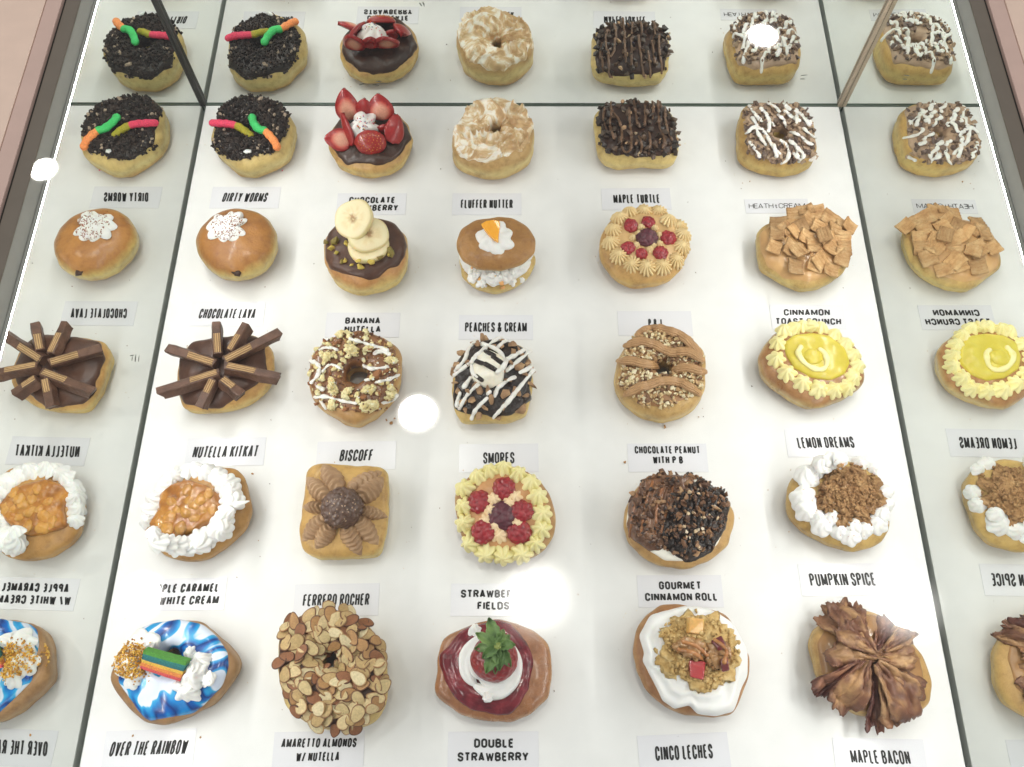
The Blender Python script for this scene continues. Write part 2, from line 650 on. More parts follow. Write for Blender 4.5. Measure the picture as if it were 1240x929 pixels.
def rosette(T, name, loc, nor, R, h, lobes, mat, twist=0.5, depth=0.2, rough=0.0, spin=0.0, parent=None, peak=1.5, squash=1.0, ns=6, up=0.5, sharp=1.0, lean=(0, 0)):
    u, v, w = frame_of(nor, up, spin)
    n = max(24, lobes * ns)
    m = 12
    V = [tuple(loc + w * h + u * lean[0] + v * lean[1])]
    sd = loc.x * 133 + loc.y * 71
    for j in range(1, m + 1):
        f = j / m
        for i in range(n):
            a = 2 * PI * i / n
            k = lobes * (a + twist * (1 - f))
            s = abs(math.cos(k / 2)) ** sharp
            r = R * (f ** 0.85) * (1 - depth * min(1, f * 2.2) * (1 - s))
            r *= 1 + rough * noise.noise(Vector((math.cos(a) * 1.6 + sd, math.sin(a) * 1.6, f * 1.5)))
            z = h * (1 - f ** peak) * (1 - 0.25 * depth * (1 - s) * min(1, f * 3))
            z += rough * h * 0.35 * noise.noise(Vector((math.cos(a) * 2.5 * f, math.sin(a) * 2.5 * f, sd)))
            if j == m:
                z = -0.0012
            g = (1 - f) ** 1.3
            V.append(tuple(loc + u * (r * math.cos(a) + lean[0] * g) + v * (r * squash * math.sin(a) + lean[1] * g) + w * z))
    F = [(0, 1 + (i + 1) % n, 1 + i) for i in range(n)]
    F = [(0, 1 + i, 1 + (i + 1) % n) for i in range(n)] + grid_faces(n, m, True, 1)
    return T.add(name, V, F, mat, parent)


def hulls(seed, count=14, npts=13):
    rn = random.Random(seed)
    out = []
    for _ in range(count):
        bm = bmesh.new()
        for _ in range(npts):
            p = Vector((rn.gauss(0, 1), rn.gauss(0, 1), rn.gauss(0, 1))).normalized() * rn.uniform(0.75, 1.1)
            bm.verts.new(p)
        bmesh.ops.convex_hull(bm, input=bm.verts[:])
        loose = [v_ for v_ in bm.verts if not v_.link_faces]
        bmesh.ops.delete(bm, geom=loose, context='VERTS')
        bm.verts.index_update()
        out.append(([v_.co.copy() for v_ in bm.verts], [tuple(v_.index for v_ in f.verts) for f in bm.faces]))
        bm.free()
    return out


HULL = hulls(7)


def rot_rand(rn, tilt=PI):
    return Matrix.Rotation(rn.uniform(0, 2 * PI), 3, 'Z') @ Matrix.Rotation(rn.uniform(-tilt, tilt), 3, 'X') @ Matrix.Rotation(rn.uniform(-tilt, tilt), 3, 'Y')


def chunks(T, name, items, mat, seed=1, kind=None, parent=None, cols=None, solid=True, smooth=False):
    """items: (loc, (sx,sy,sz)[, tilt])"""
    rn = random.Random(seed)
    V, F, C = [], [], []
    for it in items:
        loc, s = it[0], it[1]
        tilt = it[2] if len(it) > 2 else PI
        hv, hf = HULL[rn.randrange(len(HULL))]
        M = rot_rand(rn, tilt) @ Matrix.Diagonal(Vector(s))
        k = len(V)
        V += [tuple(loc + M @ p) for p in hv]
        F += [tuple(i + k for i in f) for f in hf]
        if cols:
            c = cols[rn.randrange(len(cols))]
            C += [c] * len(hv)
    return T.add(name, V, F, mat, parent, solid, smooth, C if cols else None, kind)


def in_poly(u, v, poly):
    r = False
    j = len(poly) - 1
    for i in range(len(poly)):
        a, b_ = poly[i], poly[j]
        if (a[1] > v) != (b_[1] > v) and u < (b_[0] - a[0]) * (v - a[1]) / (b_[1] - a[1]) + a[0]:
            r = not r
        j = i
    return r


def scatter(T, poly, n, seed, mind=0.0, avoid=None):
    rn = random.Random(seed)
    x0, x1 = min(p[0] for p in poly), max(p[0] for p in poly)
    y0, y1 = min(p[1] for p in poly), max(p[1] for p in poly)
    out, uv = [], []
    tries = 0
    while len(out) < n and tries < n * 60:
        tries += 1
        u, v = rn.uniform(x0, x1), rn.uniform(y0, y1)
        if not in_poly(u, v, poly):
            continue
        if avoid and any((u - a[0]) ** 2 + (v - a[1]) ** 2 < a[2] ** 2 for a in avoid):
            continue
        if mind and any((u - a) ** 2 + (v - b_) ** 2 < mind * mind for a, b_ in uv):
            continue
        uv.append((u, v))
        out.append(T.pick(u, v))
    return out, uv


def catmull(pts, step):
    if len(pts) < 3:
        a, b_ = pts[0], pts[-1]
        k = max(2, int(math.dist(a, b_) / step))
        return [tuple(a[d] + (b_[d] - a[d]) * i / k for d in range(len(a))) for i in range(k + 1)]
    P = [pts[0]] + list(pts) + [pts[-1]]
    out = []
    for i in range(1, len(P) - 2):
        p0, p1, p2, p3 = P[i - 1], P[i], P[i + 1], P[i + 2]
        k = max(2, int(math.dist(p1, p2) / step))
        for s_ in range(k):
            t = s_ / k
            out.append(tuple(0.5 * (2 * p1[d] + (p2[d] - p0[d]) * t + (2 * p0[d] - 5 * p1[d] + 4 * p2[d] - p3[d]) * t * t + (3 * p1[d] - p0[d] - 3 * p2[d] + p3[d]) * t ** 3) for d in range(len(p1))))
    out.append(tuple(P[-2]))
    return out


def tube(T, name, pts, r, mat, flat=0.7, ns=10, jit=0.0, ridges=0, rdepth=0.15, cols=None, parent=None, solid=True, taper=None, kind=None, ends=True):
    P = [Vector(p) for p in pts]
    V, C = [], []
    n = len(P)
    rad = []
    for i in range(n):
        k = taper(i / max(1, n - 1)) if taper else 1.0
        rr = r * k * (1 + jit * noise.noise(P[i] * 160))
        rad.append(rr)
    seq = []
    if ends:
        d0 = (P[1] - P[0]).normalized()
        d1 = (P[-1] - P[-2]).normalized()
        seq += [(P[0] - d0 * rad[0] * 0.8, 0.15 * rad[0], d0, 0), (P[0] - d0 * rad[0] * 0.5, 0.72 * rad[0], d0, 0)]
    for i in range(n):
        d = (P[min(n - 1, i + 1)] - P[max(0, i - 1)]).normalized()
        seq.append((P[i], rad[i], d, i))
    if ends:
        seq += [(P[-1] + d1 * rad[-1] * 0.5, 0.72 * rad[-1], d1, n - 1), (P[-1] + d1 * rad[-1] * 0.8, 0.15 * rad[-1], d1, n - 1)]
    for p, rr, d, i in seq:
        side = d.cross(Vector((0, 0, 1)))
        side = side.normalized() if side.length > 1e-4 else Vector((1, 0, 0))
        up = side.cross(d).normalized()
        for k in range(ns):
            a = 2 * PI * k / ns
            q = rr * (1 - (rdepth * (0.5 - 0.5 * math.cos(ridges * a)) if ridges else 0))
            V.append(tuple(p + side * q * math.cos(a) + up * q * flat * math.sin(a)))
            if cols:
                C.append(cols(i / max(1, n - 1)))
    m = len(seq)
    F = grid_faces(ns, m)
    F.append(tuple(range(ns))[::-1])
    F.append(tuple((m - 1) * ns + k for k in range(ns)))
    return T.add(name, V, F, mat, parent, solid, True, C if cols else None, kind)


def draped(T, pts, lift, step=1.2, smooth=2):
    q = catmull(pts, step)
    L = []
    for u, v in q:
        loc, nor = T.pick(u, v)
        L.append(loc + (nor + Vector((0, 0, 0.6))).normalized() * lift)
    for _ in range(smooth):
        L = [L[0]] + [L[i - 1] * 0.25 + L[i] * 0.5 + L[i + 1] * 0.25 for i in range(1, len(L) - 1)] + [L[-1]]
    return L


def drizzle(T, name, pts, r, mat, flat=0.6, jit=0.35, step=1.2, **kw):
    L = draped(T, pts, r * 0.3, step)
    return tube(T, name, L, r, mat, flat, 10, jit, **kw)


def slab(T, name, top, nt, ns, thick, mat, cols=None, parent=None, solid=True, smooth=True, kind=None):
    """a curved sheet top(t,s) with a real thickness"""
    G = [[Vector(top(i / (nt - 1), j / (ns - 1))) for j in range(ns)] for i in range(nt)]
    V, C = [], []
    N = []
    for i in range(nt):
        for j in range(ns):
            a = G[min(nt - 1, i + 1)][j] - G[max(0, i - 1)][j]
            b_ = G[i][min(ns - 1, j + 1)] - G[i][max(0, j - 1)]
            x = a.cross(b_)
            N.append(x.normalized() if x.length > 1e-12 else Vector((0, 0, 1)))
    tot = sum(N, Vector())
    if tot.z < 0:
        N = [-x for x in N]
    for i in range(nt):
        for j in range(ns):
            V.append(G[i][j] + N[i * ns + j] * thick / 2)
            if cols:
                C.append(cols(i / (nt - 1), j / (ns - 1)))
    k = nt * ns
    for i in range(nt):
        for j in range(ns):
            V.append(G[i][j] - N[i * ns + j] * thick / 2)
    if cols:
        C = C + C
    F = []
    for i in range(nt - 1):
        for j in range(ns - 1):
            a = i * ns + j
            F.append((a, a + 1, a + ns + 1, a + ns))
            F.append((k + a, k + a + ns, k + a + ns + 1, k + a + 1))
    for i in range(nt - 1):
        a = i * ns
        F.append((a, a + ns, k + a + ns, k + a))
        a = i * ns + ns - 1
        F.append((a + ns, a, k + a, k + a + ns))
    for j in range(ns - 1):
        F.append((j + 1, j, k + j, k + j + 1))
        a = (nt - 1) * ns + j
        F.append((a, a + 1, k + a + 1, k + a))
    return T.add(name, V, F, mat, parent, solid, smooth, C if cols else None, kind)


def blob(T, name, loc, nor, rx, ry, h, mat, spin=0, lump=0.12, ls=2.0, fn=None, cols=None, parent=None, n=48, m=16, up=0.5, low=-0.15):
    """a mound: most of an ellipsoid with lumps (fn adds to the radius for a direction)"""
    u, v, w = frame_of(nor, up, spin)
    V, C = [], []
    sd = loc.x * 77 + loc.y * 31
    for j in range(m + 1):
        ph = PI / 2 - (PI / 2 - math.asin(low)) * j / m
        for i in range(n):
            a = 2 * PI * i / n
            d = Vector((math.cos(ph) * math.cos(a), math.cos(ph) * math.sin(a), math.sin(ph)))
            k = 1 + lump * noise.noise(d * ls + Vector((sd, 0, 0))) + 0.4 * lump * noise.noise(d * ls * 2.6 + Vector((0, sd, 0)))
            if fn:
                k += fn(d)
            V.append(tuple(loc + u * rx * d.x * k + v * ry * d.y * k + w * h * d.z * k))
            if cols:
                C.append(cols(d))
    F = grid_faces(n, m + 1)
    F.append(tuple(range(n))[::-1])
    F.append(tuple(m * n + k for k in range(n)))
    return T.add(name, V, F, mat, parent, True, True, C if cols else None)


def fib(n):
    return [Vector((math.sqrt(1 - z * z) * math.cos(i * 2.39996), math.sqrt(1 - z * z) * math.sin(i * 2.39996), z)) for i in range(n) for z in [1 - 2 * (i + 0.5) / n]]


FIB40, FIB90 = fib(42), fib(110)


def drupe(fp, dr, dep):
    def f(d):
        m = min((d - p).length_squared for p in fp)
        return dep * math.sqrt(max(0.0, 1 - m / (dr * dr))) - dep * 0.5
    return f


def raspberry(T, loc, nor, r, mat, spin=0):
    return blob(T, 'raspberry', loc + Vector((0, 0, 0.0005)), nor, r, r, r * 0.55, mat, spin, 0.16, 1.6, drupe(FIB40, 0.36, 0.26), n=56, m=20)


def px2m(u, v, z=0.03):
    """metres per photo pixel at this place"""
    return (at(u + 1, v, z) - at(u, v, z)).length


# shared food materials
TOPB, TOPG, TOPL = S(186, 128, 74), S(200, 146, 86), S(214, 166, 104)
MIDP, LOWG = S(232, 200, 138), S(206, 156, 88)
M_cream = food('whipped_cream', [S(232, 231, 228), S(240, 239, 237)], 90, 0.55, 0.25, 160, sss=0.12)
M_choc = food('chocolate_glaze', [S(46, 29, 22), S(66, 43, 32)], 60, 0.34, 0.4, 150, coat=0.08, spec=0.35, bdist=0.002)
M_choc2 = food('milk_chocolate_spread', [S(64, 40, 29), S(84, 55, 41)], 60, 0.4, 0.4, 120, coat=0.05, spec=0.35, bdist=0.0016)
M_darkchoc = food('dark_chocolate_sauce', [S(28, 20, 17), S(46, 34, 28)], 80, 0.26, 0.8, 150, coat=0.1, bdist=0.0022, spec=0.4)
M_cookie = food('cookie_crumb', [S(28, 21, 18), S(48, 35, 28)], 400, 0.85, 0.8, 900)
M_white_icing = food('white_icing', [S(226, 222, 214), S(242, 240, 236)], 100, 0.35, 0.1, 200, sss=0.1)
M_yellow = food('lemon_buttercream', [S(232, 220, 150), S(241, 232, 176)], 100, 0.5, 0.15, 300, sss=0.1)
M_rasp = food('raspberry_flesh', [S(124, 16, 28), S(164, 32, 42)], 200, 0.3, 0.3, 500, coat=0.3)
M_dkberry = food('dark_berry_flesh', [S(66, 20, 34), S(100, 40, 52)], 200, 0.35, 0.3, 500, coat=0.2)
M_caramel = food('caramel_sauce', [S(150, 92, 44), S(184, 124, 66)], 60, 0.18, 0.2, 130, coat=0.7)
V_food = vcol_mat('coloured_food', 0.5, 0.4, 450, 0.1, 0.1, 0.12)
V_nut = vcol_mat('nut_pieces', 0.6, 0.4, 600, 0.0, 0.05, 0.22)
V_berry = vcol_mat('cut_strawberry', 0.28, 0.5, 500, 0.35, 0.1, 0.15)
V_sugar = vcol_mat('sugared_candy', 0.65, 1.0, 900, 0.0, 0.15, 0.45)
V_choc = vcol_mat('chocolate_pieces', 0.45, 0.35, 300, 0.1, 0.0, 0.15)


def lin(*a):
    return S(*a)[:3]


# ================================================================== the donuts
def D(name, label, box, pts, h, top=TOPB, mid=MIDP, low=LOWG, glaze=0.22, rough=0.46, hole=None, **kw):
    """box = (x, y, scale) of the zoomed view the outline was read in"""
    poly = zz(box[0], box[1], box[2], pts)
    T = Thing(name, label, 'donut', poly, h)
    T.box = box
    hl = None
    if hole:
        hp = zz(*box, [hole[:2]])[0]
        hl = (hp[0], hp[1], hole[2])
    m = dough_mat('dough_' + name, top, mid, low, h, glaze, rough)
    T.m = m
    dough(T, m, hl, **kw)
    T.z = lambda pts_: zz(box[0], box[1], box[2], pts_)
    T.s = px2m(T.poly[0][0], sum(p[1] for p in poly) / len(poly)) / box[2]     # metres per zoomed pixel
    return T


def pk(T, x, y):
    p = T.z([(x, y)])[0]
    return T.pick(*p)


# ---------------------------------------------------------------- row nearest the back mirror
def dirty_worms():
    T = D('cookie_crumb_donut', 'donut under black cookie crumbs with two gummy worms crawling out of its hole', (240, 90, 5.808),
          [(310, 150), (470, 160), (600, 215), (650, 300), (692, 370), (682, 470), (640, 600), (560, 660), (400, 738), (290, 725), (200, 650), (125, 560), (100, 480), (130, 340), (160, 250), (230, 190)],
          0.036, S(222, 186, 124), S(236, 208, 150), S(216, 170, 104), 0.1, hole=(350, 400, 0.009))
    top = [(310, 140), (470, 158), (600, 212), (642, 285), (628, 400), (580, 450), (520, 572), (440, 555), (340, 595), (240, 612), (104, 515), (130, 340), (150, 240), (230, 180)]
    icing(T, 'icing', T.z(top), M_darkchoc, 0.003, 0.0065, 0.001, 120, 0.002)
    rn = random.Random(3)
    pts, _ = scatter(T, T.z(top), 1300, 5)
    items = []
    for l, n in pts:
        s = rn.uniform(0.0008, 0.0029)
        items.append((l + n * s * rn.uniform(0.1, 1.1), (s * rn.uniform(.8, 1.3), s, s * rn.uniform(.7, 1.2))))
    chunks(T, 'cookie_crumbs', items, vcol_mat('cookie', 0.8, 0.8, 900, 0, 0, 0.3), 4, 'stuff', cols=[lin(34, 25, 21), lin(46, 34, 28), lin(26, 20, 17), lin(52, 38, 30)] * 6 + [lin(170, 150, 130)])
    l, n = pk(T, 350, 545)
    chunks(T, 'cream_filling', [(l + n * 0.0005, (0.006, 0.0035, 0.002), 0.4)], M_cream, 9, smooth=True)
    for path, cols, z in (([(95, 342), (150, 345), (215, 350), (275, 365), (330, 400), (372, 432)], (lin(226, 60, 96), lin(166, 156, 30), 0.58), (0.003, 0.005, 0.005, 0.004, 0.002, -0.001)),
                          ([(378, 300), (392, 345), (425, 385), (470, 400), (510, 440), (540, 480), (556, 515)], (lin(60, 196, 104), lin(250, 152, 84), 0.55), (0.004, 0.005, 0.006, 0.005, 0.004, 0.002, -0.001))):
        P = []
        for (x, y), dz in zip(path, z):
            u, v = T.z([(x, y)])[0]
            w = at(u, v, T.h + 0.0035 + dz)
            P.append(tuple(w))
        P = catmull(P, 0.0012)
        tube(T, 'gummy_worm', P, 0.0048, V_sugar, 0.9, 14, 0.16, cols=lambda t, c=cols: c[0] if t < c[2] else c[1],
             taper=lambda t: 0.86 + 0.1 * math.sin(t * 40) * 0.5 + 0.1)
    return T


def leaf_slice(T, b, t_, zb, zt, wid, face, bulge=0.003, core=True, thick=0.0045):
    """a lengthwise strawberry slice from its wide end b to its tip t_ (zoomed pixels, heights)"""
    ub, ut = T.z([b])[0], T.z([t_])[0]
    B, P = at(*ub, zb), at(*ut, zt)
    ax = (P - B)
    L = ax.length
    ax.normalize()
    fv = Vector(face)
    fv = (fv - ax * fv.dot(ax)).normalized()
    sv = ax.cross(fv)

    def top(t, s):
        w = wid * 0.5 * (math.sin(PI * min(1, (t * 0.93 + 0.06)) ** 0.72) ** 0.75 if 0 < t < 1 else 0.06)
        q = (s - 0.5) * 2
        return B + ax * L * t + sv * w * q + fv * bulge * (1 - q * q) * math.sin(PI * t)

    def cols(t, s):
        q = abs(s - 0.5) * 2
        e = math.hypot(q * 1.05, abs(t - 0.36) * 2.0)
        if not core:
            return lin(148, 22, 22)
        a, b_, c_ = lin(222, 160, 136), lin(188, 52, 44), lin(150, 18, 20)
        if e < 0.42:
            return a
        if e < 0.8:
            k = (e - 0.42) / 0.38
            return tuple(a[i] + (b_[i] - a[i]) * k for i in range(3))
        return c_
    slab(T, 'strawberry_slice', top, 18, 13, thick, V_berry, cols)


def choc_strawberry():
    T = D('strawberry_slice_donut', 'chocolate iced donut crowned with upright strawberry slices and sprinkled cream', (380, 90, 5.465),
          [(102, 480), (130, 560), (180, 640), (260, 680), (380, 698), (520, 675), (600, 605), (648, 520), (660, 430), (625, 330), (560, 250), (480, 210), (300, 195), (190, 250), (120, 350)], 0.032, S(204, 152, 92), S(226, 188, 118), S(204, 152, 86))
    icing(T, 'chocolate_icing', T.z([(112, 490), (160, 550), (220, 600), (340, 590), (400, 608), (470, 600), (540, 568), (592, 510), (645, 430), (615, 335), (545, 240), (450, 205), (270, 215), (160, 310), (112, 370)]), M_choc, 0.0035, None, 0.0012, 70, 0.0015)
    zt = T.h + 0.004
    leaf_slice(T, (235, 300), (200, 92), zt, zt + 0.036, 0.027, (0.1, -1, 0.35))
    leaf_slice(T, (335, 265), (338, 160), zt + 0.006, zt + 0.026, 0.02, (0, -1, 0.5), core=False)
    leaf_slice(T, (455, 300), (425, 128), zt + 0.002, zt + 0.030, 0.031, (0, -1, 0.35))
    leaf_slice(T, (515, 455), (545, 270), zt, zt + 0.016, 0.021, (0.5, -1, 0.6), core=False, thick=0.007, bulge=0.004)
    leaf_slice(T, (240, 440), (70, 425), zt, zt + 0.008, 0.025, (0.1, -0.7, 1))
    leaf_slice(T, (262, 470), (190, 255), zt, zt + 0.018, 0.016, (-1, -0.6, 0.5), core=False, thick=0.005)
    leaf_slice(T, (455, 380), (480, 330), zt, zt + 0.012, 0.015, (0.3, -1, 0.6), core=False)
    l, n = pk(T, 335, 380)
    l = at(*T.z([(335, 352)])[0], zt + 0.006)
    d = rosette(T, 'cream_dollop', l, Vector((0, -0.3, 1)), 0.019, 0.016, 6, M_cream, 1.2, 0.28, 0.35)
    pts, _ = scatter(T, T.z([(280, 300), (330, 265), (400, 290), (410, 350), (350, 380), (290, 360)]), 34, 8)
    rn = random.Random(2)
    chunks(T, 'sprinkles', [(l_ + n_ * 0.0004, (0.0016, 0.0006, 0.0006), 0.6) for l_, n_ in pts], V_food, 5, 'stuff', d,
           [lin(40, 60, 130), lin(200, 40, 60), lin(220, 120, 40), lin(60, 30, 60), lin(230, 90, 130), lin(210, 190, 60)])
    # the halved berry in front, skin towards the viewer
    l = at(*T.z([(376, 452)])[0], zt + 0.006)
    def berry(d_):
        a = math.atan2(d_.y, d_.x)
        return 0.05 * math.cos(a * 2) - 0.05 * max(0, -math.sin(a)) ** 2
    b = blob(T, 'strawberry_half', l, Vector((0, -0.75, 0.7)), 0.0185, 0.0145, 0.008, V_berry, 0, 0.04, 2, None, lambda d_: lin(150, 26, 20), up=0)
    rn = random.Random(12)
    seeds = []
    for p in FIB90:
        if p.z > 0.25:
            u, v = T.z([(376 + p.x * 84, 452 - p.y * 62)])[0]
            l_, n_ = T.pick(u, v)
            seeds.append((l_ + n_ * 0.0002, (0.0009, 0.0009, 0.0006)))
    chunks(T, 'seeds', seeds, plain('berry_seed', S(206, 140, 66), 0.5), 3, 'stuff', b, solid=False)


def fluffer():
    T = D('marshmallow_swirl_donut', 'ring donut roughly spread with tan peanut butter and white marshmallow swirls', (530, 100, 5.808),
          [(112, 565), (170, 622), (260, 668), (350, 688), (480, 670), (580, 620), (645, 560), (680, 450), (676, 300), (620, 210), (550, 160), (460, 125), (330, 130), (240, 170), (165, 230), (125, 330), (100, 400), (98, 480)], 0.040, S(206, 160, 106), S(232, 200, 140), S(208, 160, 98), hole=(412, 345, 0.0085))
    m, nt, b, L = new_mat('peanut_marshmallow')
    c = coords(nt)
    n = noise_node(nt, c, 38, 4, 0.6, 1.6)
    L.new(ramp(nt, n.outputs['Fac'], [(0.34, S(186, 150, 106)), (0.45, S(206, 172, 126)), (0.52, S(228, 206, 170)), (0.575, S(244, 237, 224))]), b.inputs['Base Color'])
    b.inputs['Roughness'].default_value = 0.45
    b.inputs['Subsurface Weight'].default_value = 0.1
    b.inputs['Subsurface Scale'].default_value = 0.003
    n2 = noise_node(nt, c, 130, 6, 0.65, 1.0)
    bump(nt, b, n2.outputs['Fac'], 0.7, 0.002)

    def ridges(x, y, a, f):
        p = Vector((x * 55, y * 55, 3.3))
        p = p + Vector((noise.noise(p * 0.6), noise.noise(p * 0.6 + Vector((5, 1, 2))), 0)) * 1.6
        r = 1 - abs(noise.noise(p)) * 2.4
        return 0.0068 * max(0, r) ** 3 + 0.0012 * math.sin(f * 14 + a * 2)
    icing(T, 'peanut_marshmallow_spread', T.z([(92, 395), (104, 480), (150, 530), (230, 545), (290, 590), (380, 565), (430, 535), (500, 520), (530, 480), (590, 495), (650, 425), (685, 310), (625, 205), (550, 152), (460, 115), (330, 122), (240, 160), (160, 225), (122, 320)]), m, 0.003, 0.006, 0.0012, 80, 0.004, 55, 40, 190, ridges)


def turtle():
    T = D('pecan_square_donut', 'square donut heaped with dark chocolate chunks and milk chocolate zigzags', (710, 100, 5.808),
          [(55, 250), (75, 190), (110, 160), (300, 130), (550, 145), (615, 230), (640, 350), (645, 470), (630, 590), (560, 620), (380, 608), (200, 625), (110, 588), (75, 500), (58, 350)], 0.034, S(226, 190, 124), S(236, 204, 142), S(220, 176, 108))
    top = T.z([(85, 190), (150, 130), (460, 122), (580, 180), (640, 300), (665, 400), (620, 500), (560, 515), (440, 530), (350, 530), (200, 510), (135, 485), (88, 430), (105, 320), (78, 280)])
    icing(T, 'chocolate_icing', top, M_choc, 0.003, None, 0.001, 90, 0.002)
    rn = random.Random(6)
    pts, uv = scatter(T, top, 95, 6, 4.2)
    items = []
    for l, n in pts:
        s = rn.uniform(0.0034, 0.0062)
        items.append((l + n * s * 0.5 + Vector((0, 0, 0.001)), (s, s * rn.uniform(.7, 1), s * rn.uniform(.5, .8))))
    items2 = [(T.pick(*p)[0] + Vector((0, 0, 0.002)), (rn.uniform(.003, .0045),) * 3) for p in T.z([(100, 170), (90, 290), (105, 385), (160, 490), (230, 500), (420, 520), (575, 510), (645, 365), (625, 290), (590, 190), (180, 120), (330, 115), (470, 125)])]
    chunks(T, 'chocolate_chunks', items + items2, V_choc, 3, 'stuff', cols=[lin(56, 42, 32), lin(70, 54, 40), lin(44, 33, 26), lin(90, 68, 50)])
    nuts = T.z([(370, 500), (285, 425), (520, 405), (515, 425), (640, 400), (655, 440), (430, 130), (262, 205), (310, 215), (345, 360), (180, 105), (355, 430), (595, 462), (265, 320), (470, 180), (255, 135)])
    for i, p in enumerate(nuts):
        l, n = T.pick(*p)
        s = rn.uniform(0.0018, 0.0036)
        chunks(T, 'pecan_piece', [(l + n * s * 0.4, (s * 1.3, s, s * 0.8))], V_nut, i, cols=[lin(196, 160, 122), lin(150, 112, 84), lin(216, 190, 156)])
    for line in ([(165, 110), (175, 200), (165, 300), (200, 400)], [(180, 200), (230, 270), (250, 360), (245, 440), (275, 490), (310, 470), (315, 370), (305, 260), (300, 180)], [(335, 130), (345, 200), (360, 290)],
                 [(410, 130), (415, 220), (410, 300)], [(465, 115), (470, 180), (465, 255)], [(505, 130), (510, 230), (515, 310), (550, 400), (540, 460)], [(555, 160), (555, 250), (570, 330), (605, 410)], [(440, 350), (450, 420), (440, 500)], [(370, 380), (390, 440), (380, 490)], [(130, 170), (120, 250), (140, 330)]):
        drizzle(T, 'chocolate_drizzle', T.z(line), 0.0016, food('drizzle_brown', [S(96, 70, 52), S(120, 90, 66)], 90, 0.35, 0.2), 0.7)


def heath():
    T = D('toffee_square_donut', 'square ring donut of chopped toffee bits streaked with white icing', (880, 100, 5.808),
          [(78, 300), (98, 200), (125, 150), (280, 140), (470, 155), (560, 195), (605, 300), (622, 420), (624, 545), (590, 598), (500, 640), (380, 660), (250, 642), (150, 602), (82, 530), (76, 420)], 0.037, S(214, 166, 98), S(230, 192, 120), S(214, 166, 92), hole=(375, 372, 0.0085))
    top = T.z([(115, 200), (200, 150), (460, 155), (555, 195), (600, 310), (628, 440), (616, 535), (520, 560), (370, 565), (240, 530), (150, 495), (130, 350)])
    icing(T, 'caramel_icing', top, food('toffee_icing', [S(150, 122, 98), S(184, 156, 130)], 90, 0.4, 0.4), 0.0025, 0.0065, 0.001, 90, 0.001)
    rn = random.Random(16)
    pts, uv = scatter(T, top, 260, 16, 2.2, [T.z([(375, 360)])[0] + (10,)])
    items = []
    for l, n in pts:
        s = rn.uniform(0.0026, 0.0052)
        items.append((l + n * s * 0.45, (s * 1.2, s * rn.uniform(.7, 1), s * rn.uniform(.45, .75))))
    chunks(T, 'toffee_bits', items, V_choc, 13, 'stuff', cols=[lin(128, 104, 86), lin(106, 86, 72), lin(156, 130, 104), lin(176, 150, 124), lin(92, 74, 66)])
    for line in ([(160, 165), (200, 225), (245, 275)], [(240, 185), (290, 240), (332, 305)], [(275, 140), (330, 165), (370, 205)], [(360, 228), (400, 262), (420, 318)], [(140, 360), (180, 322), (230, 322), (280, 372), (310, 430), (372, 505)],
                 [(210, 330), (240, 390), (275, 442)], [(410, 200), (470, 250), (510, 270)], [(490, 190), (492, 285)], [(480, 200), (560, 250), (590, 292)], [(450, 350), (510, 370), (560, 420), (602, 440)], [(540, 320), (590, 370), (622, 390)],
                 [(380, 410), (430, 460), (432, 530), (385, 570)], [(440, 410), (490, 450), (502, 520)], [(495, 460), (540, 510), (505, 552)], [(585, 545), (618, 522)], [(280, 230), (300, 300), (290, 345)], [(180, 250), (210, 300)], [(330, 440), (350, 520)], [(470, 500), (520, 545)], [(160, 420), (200, 470), (230, 520)], [(540, 250), (580, 300)], [(400, 150), (440, 190)]):
        drizzle(T, 'icing_drizzle', T.z(line), 0.0023, M_white_icing, 0.55, 0.6)


dirty_worms()
choc_strawberry()
fluffer()
turtle()
heath()


# ---------------------------------------------------------------- second row
def lava():
    T = D('filled_round_donut', 'plain glazed round filled donut with one speckled cream blob', (220, 235, 5.808),
          [(100, 330), (130, 240), (190, 150), (280, 90), (400, 68), (520, 90), (610, 165), (665, 270), (680, 380), (650, 470), (590, 560), (500, 610), (400, 632), (290, 622), (200, 560), (130, 450)], 0.046, S(182, 116, 46), S(230, 198, 124), S(196, 142, 66), 0.45, 0.32, ex=0.72, ez=0.9, lump=0.6)
    l, n = pk(T, 325, 225)
    d = rosette(T, 'cream_dollop', l, n, 0.022, 0.0075, 9, M_cream, 0.7, 0.25, 0.5, 0.3, peak=2.4)
    pts, _ = scatter(T, T.z([(200, 220), (230, 150), (340, 110), (450, 170), (430, 270), (320, 330), (240, 300)]), 230, 31)
    rn = random.Random(5)
    chunks(T, 'cocoa_specks', [(l_ + n_ * 0.0001, (rn.uniform(.0005, .0016), rn.uniform(.0005, .0013), 0.0004)) for l_, n_ in pts], plain('cocoa', S(142, 92, 68), 0.8), 5, 'stuff', d)
    l, n = pk(T, 390, 556)
    chunks(T, 'chocolate_filling', [(l, (0.0058, 0.005, 0.003), 0.3), (l + Vector((-0.003, 0, 0.001)), (0.003, 0.003, 0.002), 0.3)], M_choc, 3, smooth=True)


